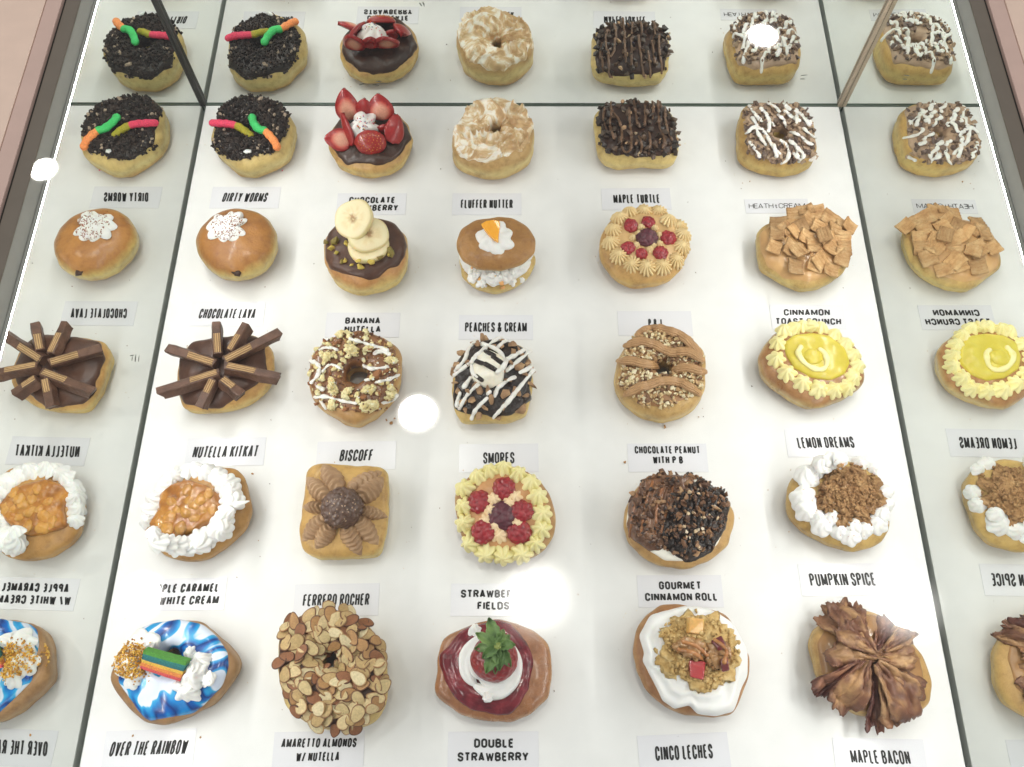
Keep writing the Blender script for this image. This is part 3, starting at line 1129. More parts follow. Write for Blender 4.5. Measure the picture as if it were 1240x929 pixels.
def banana():
    T = D('banana_slice_donut', 'milk chocolate iced donut carrying three stacked banana slices and pistachios', (380, 235, 5.465),
          [(52, 345), (75, 265), (140, 195), (280, 158), (430, 152), (550, 185), (610, 270), (634, 400), (622, 500), (560, 600), (460, 660), (340, 688), (220, 662), (130, 590), (75, 490)], 0.046, S(206, 142, 84), S(236, 202, 130), S(224, 184, 106), ex=0.55, ez=0.8)
    icing(T, 'chocolate_icing', T.z([(52, 345), (80, 255), (150, 192), (280, 155), (430, 150), (550, 182), (608, 262), (620, 350), (600, 420), (560, 480), (490, 500), (430, 560), (370, 578), (300, 552), (200, 530), (110, 510), (62, 430)]), M_choc2, 0.003, None, 0.0009, 60, 0.0006)
    mb, nt, b, L = new_mat('banana_flesh')
    a = nt.nodes.new('ShaderNodeAttribute')
    a.attribute_name = 'Col'
    L.new(a.outputs['Color'], b.inputs['Base Color'])
    b.inputs['Roughness'].default_value = 0.4
    b.inputs['Subsurface Weight'].default_value = 0.2
    b.inputs['Subsurface Scale'].default_value = 0.004
    n_ = noise_node(nt, coords(nt), 300, 5)
    bump(nt, b, n_.outputs['Fac'], 0.4, 0.001)
    zt = T.h + 0.003
    for (x, y, z, rx, ry, tl, sp) in ((360, 352, zt + 0.003, 0.0225, 0.019, (0.05, -0.1, 1), 0.2), (362, 272, zt + 0.012, 0.0225, 0.0195, (0.2, -0.25, 1), 0.5), (266, 168, zt + 0.022, 0.0225, 0.0215, (-0.25, -0.35, 1), 0.9)):
        u, v, w = frame_of(Vector(tl).normalized(), 0, sp)
        c = at(*T.z([(x, y)])[0], z)
        V, C = [], []
        n = 48
        rings = [(0.02, 1.0), (0.08, 0.92), (0.14, 0.96), (0.3, 1.03), (0.5, 1.0), (0.7, 1.02), (0.88, 0.98), (0.96, 0.8), (1.0, 0.3), (0.98, -0.6), (0.9, -1), (0.4, -1), (0.02, -1)]
        for k, (f, zz_) in enumerate(rings):
            for i in range(n):
                t = 2 * PI * i / n
                q = f * (1 + 0.03 * math.sin(3 * t + x) + 0.02 * math.sin(5 * t))
                p = c + u * rx * q * math.cos(t) + v * ry * q * math.sin(t) + w * 0.004 * (zz_ + 0.1 * noise.noise(Vector((f * 3 * math.cos(t), f * 3 * math.sin(t), x))))
                V.append(tuple(p))
                core = 0.14 + 0.10 * (math.cos(1.5 * t + x) ** 2)
                if f < core and zz_ > 0:
                    C.append(lin(166, 130, 86) if noise.noise(p * 500) > -0.1 else lin(206, 182, 138))
                elif f < 0.55:
                    C.append(lin(232, 216, 176) if noise.noise(p * 260) > 0 else lin(226, 206, 160))
                elif f < 0.9:
                    C.append(lin(230, 216, 176))
                else:
                    C.append(lin(220, 204, 152))
        F = grid_faces(n, len(rings)) + [tuple(range(n))[::-1], tuple((len(rings) - 1) * n + k for k in range(n))]
        T.add('banana_slice', V, F, mb, cols=C)
    rn = random.Random(8)
    for i, (x, y, s) in enumerate([(92, 330, 5), (122, 362, 5), (152, 392, 4), (140, 320, 6), (217, 330, 4), (205, 440, 4.5), (250, 470, 2.5), (300, 440, 4.5), (310, 482, 5), (380, 442, 5), (440, 415, 4.5), (490, 374, 7), (185, 450, 3.5), (500, 400, 3)]):
        l, n = pk(T, x, y)
        q = s * 0.001 * 1.12
        chunks(T, 'pistachio_piece', [(l + n * q * 0.3, (q, q * 0.7, q * 0.6), 0.6)], V_nut, i, cols=[lin(206, 180, 84), lin(170, 150, 58), lin(216, 194, 110), lin(128, 112, 46)], smooth=i % 2 == 0)


def peaches():
    box = (530, 240, 5.464)
    bot = [(140, 430), (165, 530), (250, 610), (380, 645), (500, 612), (600, 530), (645, 440), (620, 340), (560, 260), (400, 215), (240, 250), (160, 340)]
    T = D('cream_sandwich_donut', 'split donut sandwich filled with white cream, an orange peach wedge on its top', box, bot, 0.019, S(222, 180, 112), S(232, 200, 140), S(196, 140, 74), part_name='bottom_half')
    rn = random.Random(4)
    # whipped filling between the halves
    c = T.c
    q, R = smooth_polar(T.xy, c, 120)
    V = []
    rings = 14
    for j in range(rings):
        ph = PI / 2 - PI * j / (rings - 1)
        for i in range(120):
            f = abs(math.cos(ph)) ** 0.45
            w = noise.noise(Vector((math.cos(q[i]) * 4, math.sin(q[i]) * 4, j * 0.35)))
            w2 = noise.noise(Vector((math.cos(q[i]) * 11, math.sin(q[i]) * 11, j * 0.8)))
            r = R[i] * f * 0.95 * (1 + 0.09 * w + 0.06 * w2)
            V.append((c.x + r * math.cos(q[i]), c.y + r * math.sin(q[i]) - 0.001, 0.025 + 0.011 * math.sin(ph) + 0.003 * w2))
    F = grid_faces(120, rings) + [tuple(range(120))[::-1], tuple((rings - 1) * 120 + k for k in range(120))]
    T.add('cream_filling', V, F, food('rough_cream', [S(234, 232, 228), S(242, 240, 238)], 90, 0.5, 0.7, 200, bdist=0.002, sss=0.12))
    pts, _ = scatter(T, T.z([(150, 440), (600, 440), (560, 560), (400, 620), (230, 560)]), 26, 4, 3)
    for i, (l, n) in enumerate(pts):
        s = rn.uniform(0.002, 0.005)
        if i % 4 == 0:
            chunks(T, 'peach_bit', [(l, (s, s * .8, s * .7))], V_food, i, cols=[lin(236, 176, 110), lin(226, 190, 140)], smooth=True)
        else:
            rosette(T, 'cream_lump', l, n, s * 1.3, s * 0.9, 5, M_cream, 0.5, 0.2, 0.6)
    # the top half, tipped a little towards the front
    tp = T.z([(117, 292), (150, 205), (240, 140), (400, 105), (500, 118), (600, 185), (648, 270), (648, 370), (560, 440), (420, 488), (260, 478), (160, 420), (117, 350)])
    hz, ht = 0.036, 0.017
    vm, vx = min(p[1] for p in tp), max(p[1] for p in tp)
    xy = []
    for u, v in tp:
        t = (v - vm) / (vx - vm)
        w = at(u, v, hz + ht * (0.8 - 0.5 * t))
        xy.append((w.x, w.y))
    cc = T.c.copy()
    T.c = Vector((sum(p[0] for p in xy) / len(xy), sum(p[1] for p in xy) / len(xy), 0))
    hc2 = T.c.copy()
    m2 = dough_mat('dough_sandwich_top', S(182, 122, 56), S(196, 142, 76), S(226, 192, 126), ht, 0.35, 0.34)
    # local z of the lid starts at hz, so its own colours are measured from there
    keep = T.add

    T.c = cc
    for nd in m2.node_tree.nodes:
        if nd.type == 'MATH' and nd.operation == 'DIVIDE':
            sub = m2.node_tree.nodes.new('ShaderNodeMath')
            sub.operation = 'SUBTRACT'
            sub.inputs[1].default_value = hz
            src = nd.inputs[0].links[0].from_socket
            m2.node_tree.links.new(src, sub.inputs[0])
            m2.node_tree.links.new(sub.outputs[0], nd.inputs[0])
    T.c, save = hc2, T.c
    add0 = T.add

    def add1(*a, **k):
        T.c = save
        r = add0(*a, **k)
        T.c = hc2
        return r
    T.add = add1
    dough(T, m2, None, 0.003, 0.6, 0.8, hz, ht, 'top_half', xy, 0.0, 0.7)
    T.add = add0
    T.c = save
    l, n = pk(T, 380, 260)
    rosette(T, 'cream_dollop', l, n, 0.0215, 0.011, 7, M_cream, 1.0, 0.22, 0.35, 0.4)
    # peach wedge lying on the dollop
    tri = [(285, 170), (320, 148), (370, 142), (410, 150), (408, 210), (398, 282), (360, 262), (330, 232), (305, 200)]
    up = [at(*p, hz + ht + 0.019 - 0.004 * (i in (4, 5, 6))) for i, p in enumerate(T.z(tri))]
    n = len(up)
    V = [tuple(p) for p in up] + [tuple(p + Vector((0.0006, 0.0004, -0.006))) for p in up]
    F = [tuple(range(n)), tuple(range(2 * n - 1, n - 1, -1))] + [(i, n + i, n + (i + 1) % n, (i + 1) % n) for i in range(n)]
    o = T.add('peach_wedge', V, F, food('peach_flesh', [S(242, 160, 34), S(250, 184, 60)], 90, 0.25, 0.25, 260, 0.4, 0.15), smooth=False)
    bv = o.modifiers.new('round', 'BEVEL')
    bv.width = 0.001
    bv.segments = 3


def pbj():
    T = D('raspberry_rosette_donut', 'donut ringed with fluted peanut cream rosettes round red raspberries', (710, 235, 5.464),
          [(78, 400), (100, 280), (150, 185), (200, 130), (350, 100), (500, 100), (600, 180), (655, 260), (685, 350), (660, 440), (620, 520), (560, 588), (450, 628), (310, 643), (200, 588), (112, 490)], 0.033, S(214, 160, 96), S(226, 180, 112), S(208, 150, 82))
    icing(T, 'peanut_glaze', T.z([(170, 300), (220, 180), (350, 130), (500, 140), (600, 230), (630, 350), (560, 470), (400, 510), (240, 450)]), food('tan_glaze', [S(198, 160, 106), S(214, 178, 124)], 70, 0.35, 0.3), 0.0015)
    m = food('peanut_cream', [S(220, 192, 138), S(230, 206, 156)], 100, 0.5, 0.1, 300, sss=0.08)
    for i, (x, y) in enumerate([(285, 128), (385, 112), (482, 115), (545, 180), (612, 215), (638, 275), (630, 352), (592, 440), (502, 482), (400, 486), (302, 466), (217, 412), (165, 325), (182, 242), (222, 165)]):
        l, n = pk(T, x, y)
        rosette(T, 'cream_rosette', l, n, 0.0112, 0.0078, 13, m, 0.35, 0.42, 0.08, i * 0.7, ns=8, peak=1.9, sharp=0.8)
    for x, y in [(360, 222), (450, 228), (308, 292), (330, 340), (480, 275), (482, 330), (420, 368), (345, 265), (440, 345)]:
        l, n = pk(T, x, y)
        rosette(T, 'small_rosette', l, n, 0.0052, 0.0055, 8, m, 0.4, 0.3, 0.1, x)
    for x, y, r in [(295, 212, 47), (410, 188, 44), (540, 292, 52), (490, 392, 46), (365, 397, 38), (275, 358, 44)]:
        l, n = pk(T, x, y)
        raspberry(T, l, n, r * T.s, M_rasp, x)
    l, n = pk(T, 402, 292)
    raspberry(T, l, n, 66 * T.s, M_dkberry)


def cinnamon():
    T = D('cereal_square_donut', 'donut piled with crisp cinnamon cereal squares on tan glaze', (900, 235, 5.467),
          [(78, 270), (105, 225), (200, 178), (300, 130), (420, 92), (530, 105), (600, 160), (680, 235), (708, 330), (698, 450), (640, 550), (560, 608), (480, 652), (380, 658), (280, 618), (180, 558), (102, 508), (86, 400)], 0.032, S(212, 166, 102), S(230, 196, 130), S(220, 178, 108), 0.3)
    icing(T, 'cinnamon_glaze', T.z([(100, 270), (200, 190), (420, 105), (590, 165), (690, 300), (680, 450), (600, 540), (440, 590), (280, 570), (150, 480), (110, 380)]), food('cinnamon_glaze', [S(188, 144, 92), S(204, 162, 108)], 60, 0.3, 0.2, coat=0.3), 0.0015)
    m, nt, b, L = new_mat('cinnamon_cereal')
    c = coords(nt)
    n = noise_node(nt, c, 90, 5, 0.65)
    L.new(ramp(nt, n.outputs['Fac'], [(0.32, S(166, 122, 76)), (0.5, S(194, 152, 102)), (0.66, S(212, 176, 128))]), b.inputs['Base Color'])
    oi = nt.nodes.new('ShaderNodeObjectInfo')
    hs = nt.nodes.new('ShaderNodeHueSaturation')
    L.new(b.inputs['Base Color'].links[0].from_socket, hs.inputs['Color'])
    L.new(math_node(nt, 'ADD', 0.62, math_node(nt, 'MULTIPLY', oi.outputs['Random'], 0.45)), hs.inputs['Value'])
    L.new(hs.outputs['Color'], b.inputs['Base Color'])
    b.inputs['Roughness'].default_value = 0.8
    n2 = noise_node(nt, c, 700, 4)
    bump(nt, b, n2.outputs['Fac'], 0.6, 0.001)
    rn = random.Random(41)
    sq = [(340, 140, .2), (415, 120, 0), (480, 130, -.2), (560, 165, .6), (230, 205, .3), (640, 205, .4), (380, 225, 1.2), (490, 225, .5), (225, 270, .2), (345, 250, .9), (600, 240, .2), (200, 362, .5), (310, 365, .4), (360, 385, 1.0), (456, 345, .1), (560, 310, 1.0), (655, 300, .1), (655, 365, .05), (590, 370, .9), (335, 488, .1), (470, 465, .35), (500, 440, .8), (565, 502, .1), (640, 425, .3), (430, 180, .7), (530, 270, 1.3), (275, 235, .8), (690, 220, .5), (410, 290, .3)]
    for i, (x, y, a) in enumerate(sq):
        l, nr = pk(T, x, y)
        hs = 0.0088 * rn.uniform(0.88, 1.08)
        u, v, w = frame_of((nr + Vector((rn.uniform(-.55, .55), rn.uniform(-.6, .3), 0.3))).normalized(), 0.2, -a + rn.uniform(-.15, .15))
        l = l + w * 0.0028
        cv = rn.uniform(0.05, 0.28)
        ws = rn.uniform(0, 6)

        def top(t, s, l=l, u=u, v=v, w=w, hs=hs, cv=cv, ws=ws):
            x_, y_ = (t - .5) * 2, (s - .5) * 2
            k = 1 + 0.05 * noise.noise(Vector((x_ * 2 + ws, y_ * 2, ws)))
            return l + u * hs * x_ * k + v * hs * y_ * k + w * hs * (cv * x_ * x_ + 0.05 * math.sin(y_ * 14) + 0.06 * noise.noise(Vector((x_ * 2, y_ * 2, ws))))
        slab(T, 'cereal_square', top, 9, 22, 0.0024, m)


lava()
banana()
peaches()
pbj()
cinnamon()


# ---------------------------------------------------------------- third row
def wafer_donut():
    T = D('wafer_bar_donut', 'chocolate iced donut with eight chocolate wafer bars fanned out like spokes', (190, 380, 4.89),
          [(132, 240), (200, 158), (300, 128), (420, 118), (560, 112), (650, 165), (695, 215), (690, 330), (665, 430), (600, 510), (480, 572), (350, 608), (200, 613), (160, 570), (128, 470)], 0.034, S(208, 152, 88), S(230, 192, 122), S(222, 178, 104))
    icing(T, 'chocolate_icing', T.z([(122, 480), (135, 265), (200, 162), (330, 140), (560, 115), (645, 178), (655, 330), (600, 420), (500, 482), (390, 560), (290, 560), (150, 545), (112, 470)]), M_choc2, 0.003, None, 0.001, 60, 0.0015)
    mw, nt, b, L = new_mat('wafer_layers')
    a = nt.nodes.new('ShaderNodeAttribute')
    a.attribute_name = 'Col'
    L.new(a.outputs['Color'], b.inputs['Base Color'])
    b.inputs['Roughness'].default_value = 0.75
    n2 = noise_node(nt, coords(nt), 800, 3)
    bump(nt, b, n2.outputs['Fac'], 0.7, 0.001)
    mc = food('wafer_coating', [S(70, 47, 36), S(100, 70, 54)], 90, 0.42, 0.7, 160, bdist=0.002, spec=0.35)
    zt = T.h + 0.004
    bars = [((70, 205), (340, 292), .6, .3), ((15, 448), (365, 340), .5, -.2), ((250, 545), (330, 385), .52, .1), ((500, 465), (385, 378), .62, .3), ((715, 365), (405, 300), .58, .2), ((712, 112), (395, 275), .52, -.3), ((515, 62), (425, 215), .62, .3), ((350, 55), (360, 235), .68, -.2)]
    for i, (o, n, wf, roll) in enumerate(bars):
        zo = zt + (0.014 if i in (0, 1, 4, 5) else 0.012 if i > 5 else 0.009)
        A = at(*T.z([o])[0], zo)
        B = at(*T.z([n])[0], zt + 0.012)
        ax = B - A
        Ln = ax.length
        ax.normalize()
        up = Vector((0, 0, 1))
        up = (up - ax * up.dot(ax)).normalized()
        sd = ax.cross(up)
        up, sd = (up * math.cos(roll) + sd * math.sin(roll)), (sd * math.cos(roll) - up * math.sin(roll))
        wt, wb, hh = 0.0042, 0.0058, 0.0105
        # a finger of coating: wide foot, narrower top, slanting broken ends
        prof = [(-wb, -hh), (-wb * 0.98, -hh * 0.75), (-wt * 1.08, -0.001), (-wt * 0.85, 0), (wt * 0.85, 0), (wt * 1.08, -0.001), (wb * 0.98, -hh * 0.75), (wb, -hh)]
        V = []
        st = [0, 0.02, 0.15, 0.35, 0.55, 0.75, 0.95, 1.0]
        for t in st:
            for x, z in prof:
                tt = t
                if t == 0:
                    tt = -0.10 * (1 + z / hh) + 0.05
                k = 1 + 0.16 * noise.noise(Vector((t * 4, x * 300, i)))
                V.append(tuple(A + ax * Ln * (tt + (0.05 * noise.noise(Vector((x * 400, z * 400, i))) if t in (0, 1.0) else 0)) + sd * x * k + up * z * k))
        n_ = len(prof)
        F = grid_faces(n_, len(st)) + [tuple(range(n_))[::-1], tuple((len(st) - 1) * n_ + k for k in range(n_))]
        bar = T.add('wafer_bar', V, F, mc, smooth=False)
        # the bitten top near the middle shows the wafer in layers
        V, C = [], []
        ns = 19
        nt_ = 14
        for j in range(nt_):
            t = 1.0 - wf * j / (nt_ - 1) - 0.012
            for k in range(ns):
                x = (k / (ns - 1) - 0.5) * 2
                ly = int((k / ns) * 7)
                dz = 0.0005 * (ly % 2) + 0.0004 * noise.noise(Vector((t * 60, x * 3, i * 7)))
                edge = abs(x) > 0.99 or j in (0, nt_ - 1)
                V.append(tuple(A + ax * Ln * t + sd * x * wt * 0.86 + up * (-0.0008 if edge else 0.0006 + dz)))
                C.append(lin(180, 148, 104) if ly % 2 == 0 else lin(126, 96, 64))
        T.add('wafer', V, grid_faces(ns, nt_, False), mw, bar, True, False, C)


def biscoff():
    T = D('cake_crumb_donut', 'ring donut of yellow cake pieces, brown biscuit crumbs and white icing streaks', (355, 385, 5.02),
          [(95, 300), (115, 225), (200, 130), (300, 82), (430, 72), (550, 118), (640, 185), (662, 250), (652, 400), (610, 520), (520, 620), (400, 682), (330, 668), (210, 590), (130, 530), (108, 430)], 0.036, S(200, 146, 90), S(224, 180, 116), S(206, 152, 88), hole=(390, 345, 0.0105))
    top = T.z([(90, 380), (110, 230), (200, 135), (300, 85), (430, 78), (545, 125), (630, 200), (645, 300), (635, 480), (560, 560), (420, 580), (260, 550), (140, 490)])
    icing(T, 'caramel_glaze', top, food('biscuit_glaze', [S(112, 74, 46), S(144, 98, 62)], 70, 0.3, 0.5, coat=0.3), 0.002, 0.0085, 0.0006, 90, 0.0015)
    rn = random.Random(21)
    ring = [T.z([(388, 350)])[0] + (15,)]
    pts, _ = scatter(T, top, 330, 22, 0, ring)
    items = []
    for l, n in pts:
        s = rn.uniform(0.0008, 0.0024)
        items.append((l + n * s * 0.4, (s * 1.2, s, s * .8)))
    chunks(T, 'biscuit_crumbs', items, vcol_mat('biscuit', 0.85, 0.7, 700, 0, 0, .2), 3, 'stuff', cols=[lin(120, 78, 50), lin(146, 98, 62), lin(96, 62, 44), lin(166, 120, 80), lin(190, 150, 96)])
    mc = food('yellow_cake', [S(226, 202, 140), S(240, 224, 168), S(246, 238, 198)], 160, 0.85, 1.0, 500, bdist=0.002, sss=0.1)
    for i, (x, y, s) in enumerate([(360, 192, 68), (455, 192, 42), (592, 262, 50), (208, 240, 52), (250, 442, 52), (335, 452, 50), (445, 440, 45), (590, 470, 56), (455, 540, 72), (240, 525, 50), (235, 388, 40), (440, 92, 38), (290, 105, 45), (145, 192, 30), (590, 430, 40), (500, 530, 40), (390, 470, 30), (175, 225, 34), (330, 95, 34), (225, 420, 30)]):
        l, n = pk(T, x, y)
        q = s * T.s * 0.62
        blob(T, 'cake_piece', l + n * q * 0.25, n, q * 1.15, q * 0.8, q * 0.75, mc, rn.uniform(0, 3), 0.5, 2.6, n=28, m=10)
    extra, _ = scatter(T, top, 60, 25, 4, [ring[0][:2] + (17,)])
    for i, (l, n) in enumerate(extra):
        q = rn.uniform(0.0016, 0.0036)
        blob(T, 'cake_piece', l + n * q * 0.3, n, q * 1.2, q * 0.85, q * 0.8, mc, rn.uniform(0, 3), 0.5, 2.6, n=16, m=6)
    pts, _ = scatter(T, top, 170, 26, 0, ring)
    chunks(T, 'sugar_crumbs', [(l + n * 0.0004, (rn.uniform(.0006, .0018),) * 3) for l, n in pts], V_nut, 8, 'stuff', cols=[lin(240, 236, 226), lin(236, 222, 176), lin(228, 206, 140), lin(120, 80, 50)])
    mb = food('brown_biscuit', [S(120, 76, 46), S(158, 106, 66)], 200, 0.8, 0.7, 500)
    for i, (x, y, s) in enumerate([(195, 145, 30), (270, 155, 40), (400, 150, 35), (505, 350, 62), (160, 352, 42), (222, 332, 36), (320, 552, 36), (470, 185, 30), (92, 400, 26), (432, 485, 36), (150, 515, 34), (520, 455, 26), (180, 445, 30), (95, 320, 20), (560, 330, 40), (250, 480, 24)]):
        l, n = pk(T, x, y)
        q = s * T.s * 0.6
        chunks(T, 'biscuit_piece', [(l + n * q * 0.25, (q * 1.3, q * 0.8, q * 0.6), 0.5)], mb, i)
    for line in ([(160, 195), (210, 180), (270, 195)], [(345, 130), (420, 150), (480, 172), (520, 180), (572, 200)], [(105, 262), (130, 270), (155, 292)], [(180, 325), (225, 285), (295, 312)], [(430, 290), (480, 310), (572, 302)], [(495, 218), (530, 205), (585, 222)], [(505, 392), (580, 375), (642, 345)],
                 [(130, 480), (200, 480), (280, 500), (385, 522)], [(145, 418), (180, 436)], [(170, 505), (200, 550)], [(110, 395), (150, 350), (160, 300)], [(440, 380), (465, 376)], [(540, 520), (600, 500), (630, 470)]):
        drizzle(T, 'icing_drizzle', T.z(line), 0.0020, M_white_icing, 0.6, 0.9)


def smores():
    T = D('marshmallow_square_donut', 'square chocolate donut with a marshmallow dome, cracker shards and white drizzle', (530, 385, 5.02),
          [(92, 460), (92, 370), (112, 250), (190, 155), (300, 118), (430, 125), (525, 165), (568, 260), (578, 400), (568, 520), (542, 600), (450, 640), (300, 660), (150, 662), (110, 610)], 0.033, S(218, 176, 112), S(232, 196, 130), S(226, 184, 112))
    icing(T, 'chocolate_icing', T.z([(85, 400), (112, 265), (190, 158), (300, 120), (430, 125), (530, 165), (578, 260), (582, 370), (560, 420), (565, 490), (520, 550), (440, 595), (345, 640), (300, 590), (180, 590), (105, 555), (95, 460)]), M_darkchoc, 0.004, None, 0.0014, 70, 0.002)
    mg = food('cracker', [S(116, 88, 64), S(152, 118, 86), S(182, 148, 110)], 110, 0.8, 0.5, 400)
    rn = random.Random(61)
    for i, (x, y, s) in enumerate([(78, 325, 46), (205, 112, 42), (140, 215, 46), (300, 88, 48), (450, 170, 46), (580, 410, 52), (512, 550, 62), (252, 440, 44), (180, 440, 40), (415, 462, 44), (328, 498, 40), (112, 395, 36), (350, 372, 36), (445, 270, 40), (492, 300, 44), (250, 585, 42), (282, 542, 40), (560, 215, 40), (330, 180, 36), (240, 165, 40), (500, 215, 46), (395, 130, 36), (180, 280, 40), (150, 520, 44), (540, 470, 40), (395, 330, 30), (120, 290, 40), (260, 130, 40), (380, 180, 36), (520, 340, 40), (430, 380, 44), (480, 450, 44), (400, 540, 40), (210, 500, 44), (130, 450, 36), (540, 280, 40), (460, 220, 36), (310, 450, 40), (370, 600, 36), (170, 560, 40), (560, 330, 44), (230, 400, 36)]):
        l, n = pk(T, x, y)
        q = s * T.s * 0.62
        chunks(T, 'cracker_piece', [(l + n * q * 0.35, (q * 1.6, q * 1.05, q * 0.42), 0.8)], mg, i + 50)
    l, n = pk(T, 305, 318)
    mm = blob(T, 'marshmallow', l + Vector((0, 0, 0.001)), Vector((0, 0, 1)), 0.0185, 0.021, 0.014, food('toasted_marshmallow', [S(232, 222, 198), S(244, 238, 222), S(248, 244, 234)], 60, 0.5, 0.3, 260, sss=0.15), 0, 0.1, 2.0)
    for line in ([(282, 200), (345, 232)], [(335, 240), (398, 282)], [(218, 258), (272, 278)], [(288, 280), (352, 318)], [(235, 352), (270, 378)]):
        drizzle(T, 'chocolate_stripe', T.z(line), 0.0026, M_darkchoc, 0.5, 0.15)
    for line in ([(105, 325), (165, 255), (190, 190), (245, 130)], [(100, 352), (190, 280), (250, 222), (330, 150), (395, 118)], [(350, 195), (400, 150), (445, 118)], [(425, 252), (490, 215), (535, 188)], [(418, 325), (480, 270), (562, 200)], [(500, 335), (550, 310), (592, 278)],
                 [(132, 552), (180, 470), (250, 402)], [(160, 422), (200, 365)], [(205, 615), (230, 560), (302, 488)], [(303, 462), (320, 450)], [(338, 605), (420, 520), (500, 420), (582, 318)], [(345, 480), (372, 420), (450, 370), (470, 362)], [(118, 535), (135, 455)], [(210, 270), (215, 330), (240, 362)], [(270, 160), (345, 185), (400, 240), (400, 300), (362, 335)], [(360, 332), (395, 300), (420, 262)]):
        drizzle(T, 'icing_drizzle', T.z(line), 0.0023, M_white_icing, 0.6, 0.5)


def peanut():
    T = D('chopped_peanut_donut', 'ring donut of chopped peanuts striped with four ribbed peanut butter bands', (725, 380, 4.89),
          [(88, 400), (112, 270), (172, 165), (240, 105), (350, 80), (450, 95), (555, 155), (618, 232), (633, 350), (618, 480), (560, 578), (450, 638), (350, 654), (230, 620), (142, 540), (94, 460)], 0.034, S(214, 166, 104), S(232, 192, 126), S(216, 170, 100), hole=(385, 320, 0.0085))
    top = T.z([(122, 400), (140, 255), (200, 150), (260, 95), (440, 92), (555, 155), (615, 250), (608, 440), (540, 498), (390, 558), (260, 545), (212, 490), (135, 440)])
    icing(T, 'chocolate_icing', top, food('tan_choc', [S(150, 108, 70), S(176, 134, 92)], 60, 0.4, 0.2), 0.0018, 0.007)
    rn = random.Random(27)
    pts, _ = scatter(T, top, 640, 23, 1.5, [T.z([(387, 318)])[0] + (9.5,)])
    items = []
    for l, n in pts:
        s = rn.uniform(0.0015, 0.0032)
        items.append((l + n * s * 0.55, (s * 1.15, s * .95, s * .8)))
    chunks(T, 'chopped_peanuts', items, V_nut, 3, 'stuff', cols=[lin(218, 194, 148), lin(204, 174, 126), lin(230, 212, 170), lin(188, 152, 106), lin(238, 224, 190), lin(128, 94, 66)])
    m = food('peanut_butter', [S(164, 124, 82), S(182, 142, 98)], 80, 0.45, 0.1, 200)
    for line in ([(225, 135), (270, 100), (340, 92), (430, 110), (520, 158), (575, 220), (605, 270)], [(158, 195), (240, 165), (330, 188), (420, 228), (520, 228), (615, 280)], [(120, 282), (200, 282), (280, 300), (348, 312)], [(448, 335), (520, 322), (625, 345)], [(160, 478), (260, 432), (350, 408), (450, 402), (540, 440), (592, 478)]):
        L = draped(T, T.z(line), 0.0022, 1.5, 5)
        tube(T, 'peanut_butter_band', L, 0.0052, m, 0.6, 48, 0.04, 11, 0.28, taper=lambda t: min(1, 0.6 + 3 * min(t, 1 - t)))


def lemon():
    T = D('lemon_curd_donut', 'glazed donut with a yellow curd pool inside a ring of buttercream stars', (905, 380, 5.16),
          [(68, 300), (92, 205), (150, 125), (240, 85), (400, 58), (520, 95), (640, 175), (700, 235), (724, 330), (718, 440), (678, 500), (570, 560), (460, 600), (360, 604), (260, 560), (152, 480), (87, 400)], 0.032, S(178, 120, 70), S(226, 190, 128), S(206, 158, 96), 0.6, 0.28)
    icing(T, 'lemon_curd', T.z([(228, 180), (290, 135), (400, 122), (520, 142), (610, 220), (642, 310), (605, 380), (520, 418), (400, 402), (290, 342), (240, 262)]), food('lemon_curd', [S(192, 174, 56), S(210, 194, 84)], 50, 0.3, 0.3, 90, 0.15, 0.2), 0.0035, None, 0.0012, 50)
    for i, (x, y, s) in enumerate([(235, 112, 60), (345, 88, 60), (455, 98, 58), (540, 138, 54), (612, 195, 54), (660, 262, 52), (688, 330, 52), (660, 402, 58), (618, 465, 56), (540, 476, 56), (445, 472, 60), (342, 435, 60), (246, 372, 60), (182, 288, 60), (188, 188, 56), (290, 95, 50), (400, 82, 50)]):
        l, n = pk(T, x, y)
        rosette(T, 'buttercream_star', l, n, s * T.s * 1.08, 0.0095, 7, M_yellow, 0.5, 0.3, 0.2, i * 0.9)
    drizzle(T, 'cream_arc', T.z([(335, 208), (318, 248), (350, 302), (410, 342), (470, 348), (495, 312), (482, 250), (450, 225)]), 0.0028, M_yellow, 0.7, 0.4)
    l, n = pk(T, 415, 268)
    blob(T, 'curd_drop', l, n, 0.010, 0.009, 0.0035, food('lemon_curd', []) if 'lemon_curd' in _cache else None, 0, 0.08)


wafer_donut()
biscoff()
smores()
peanut()
lemon()


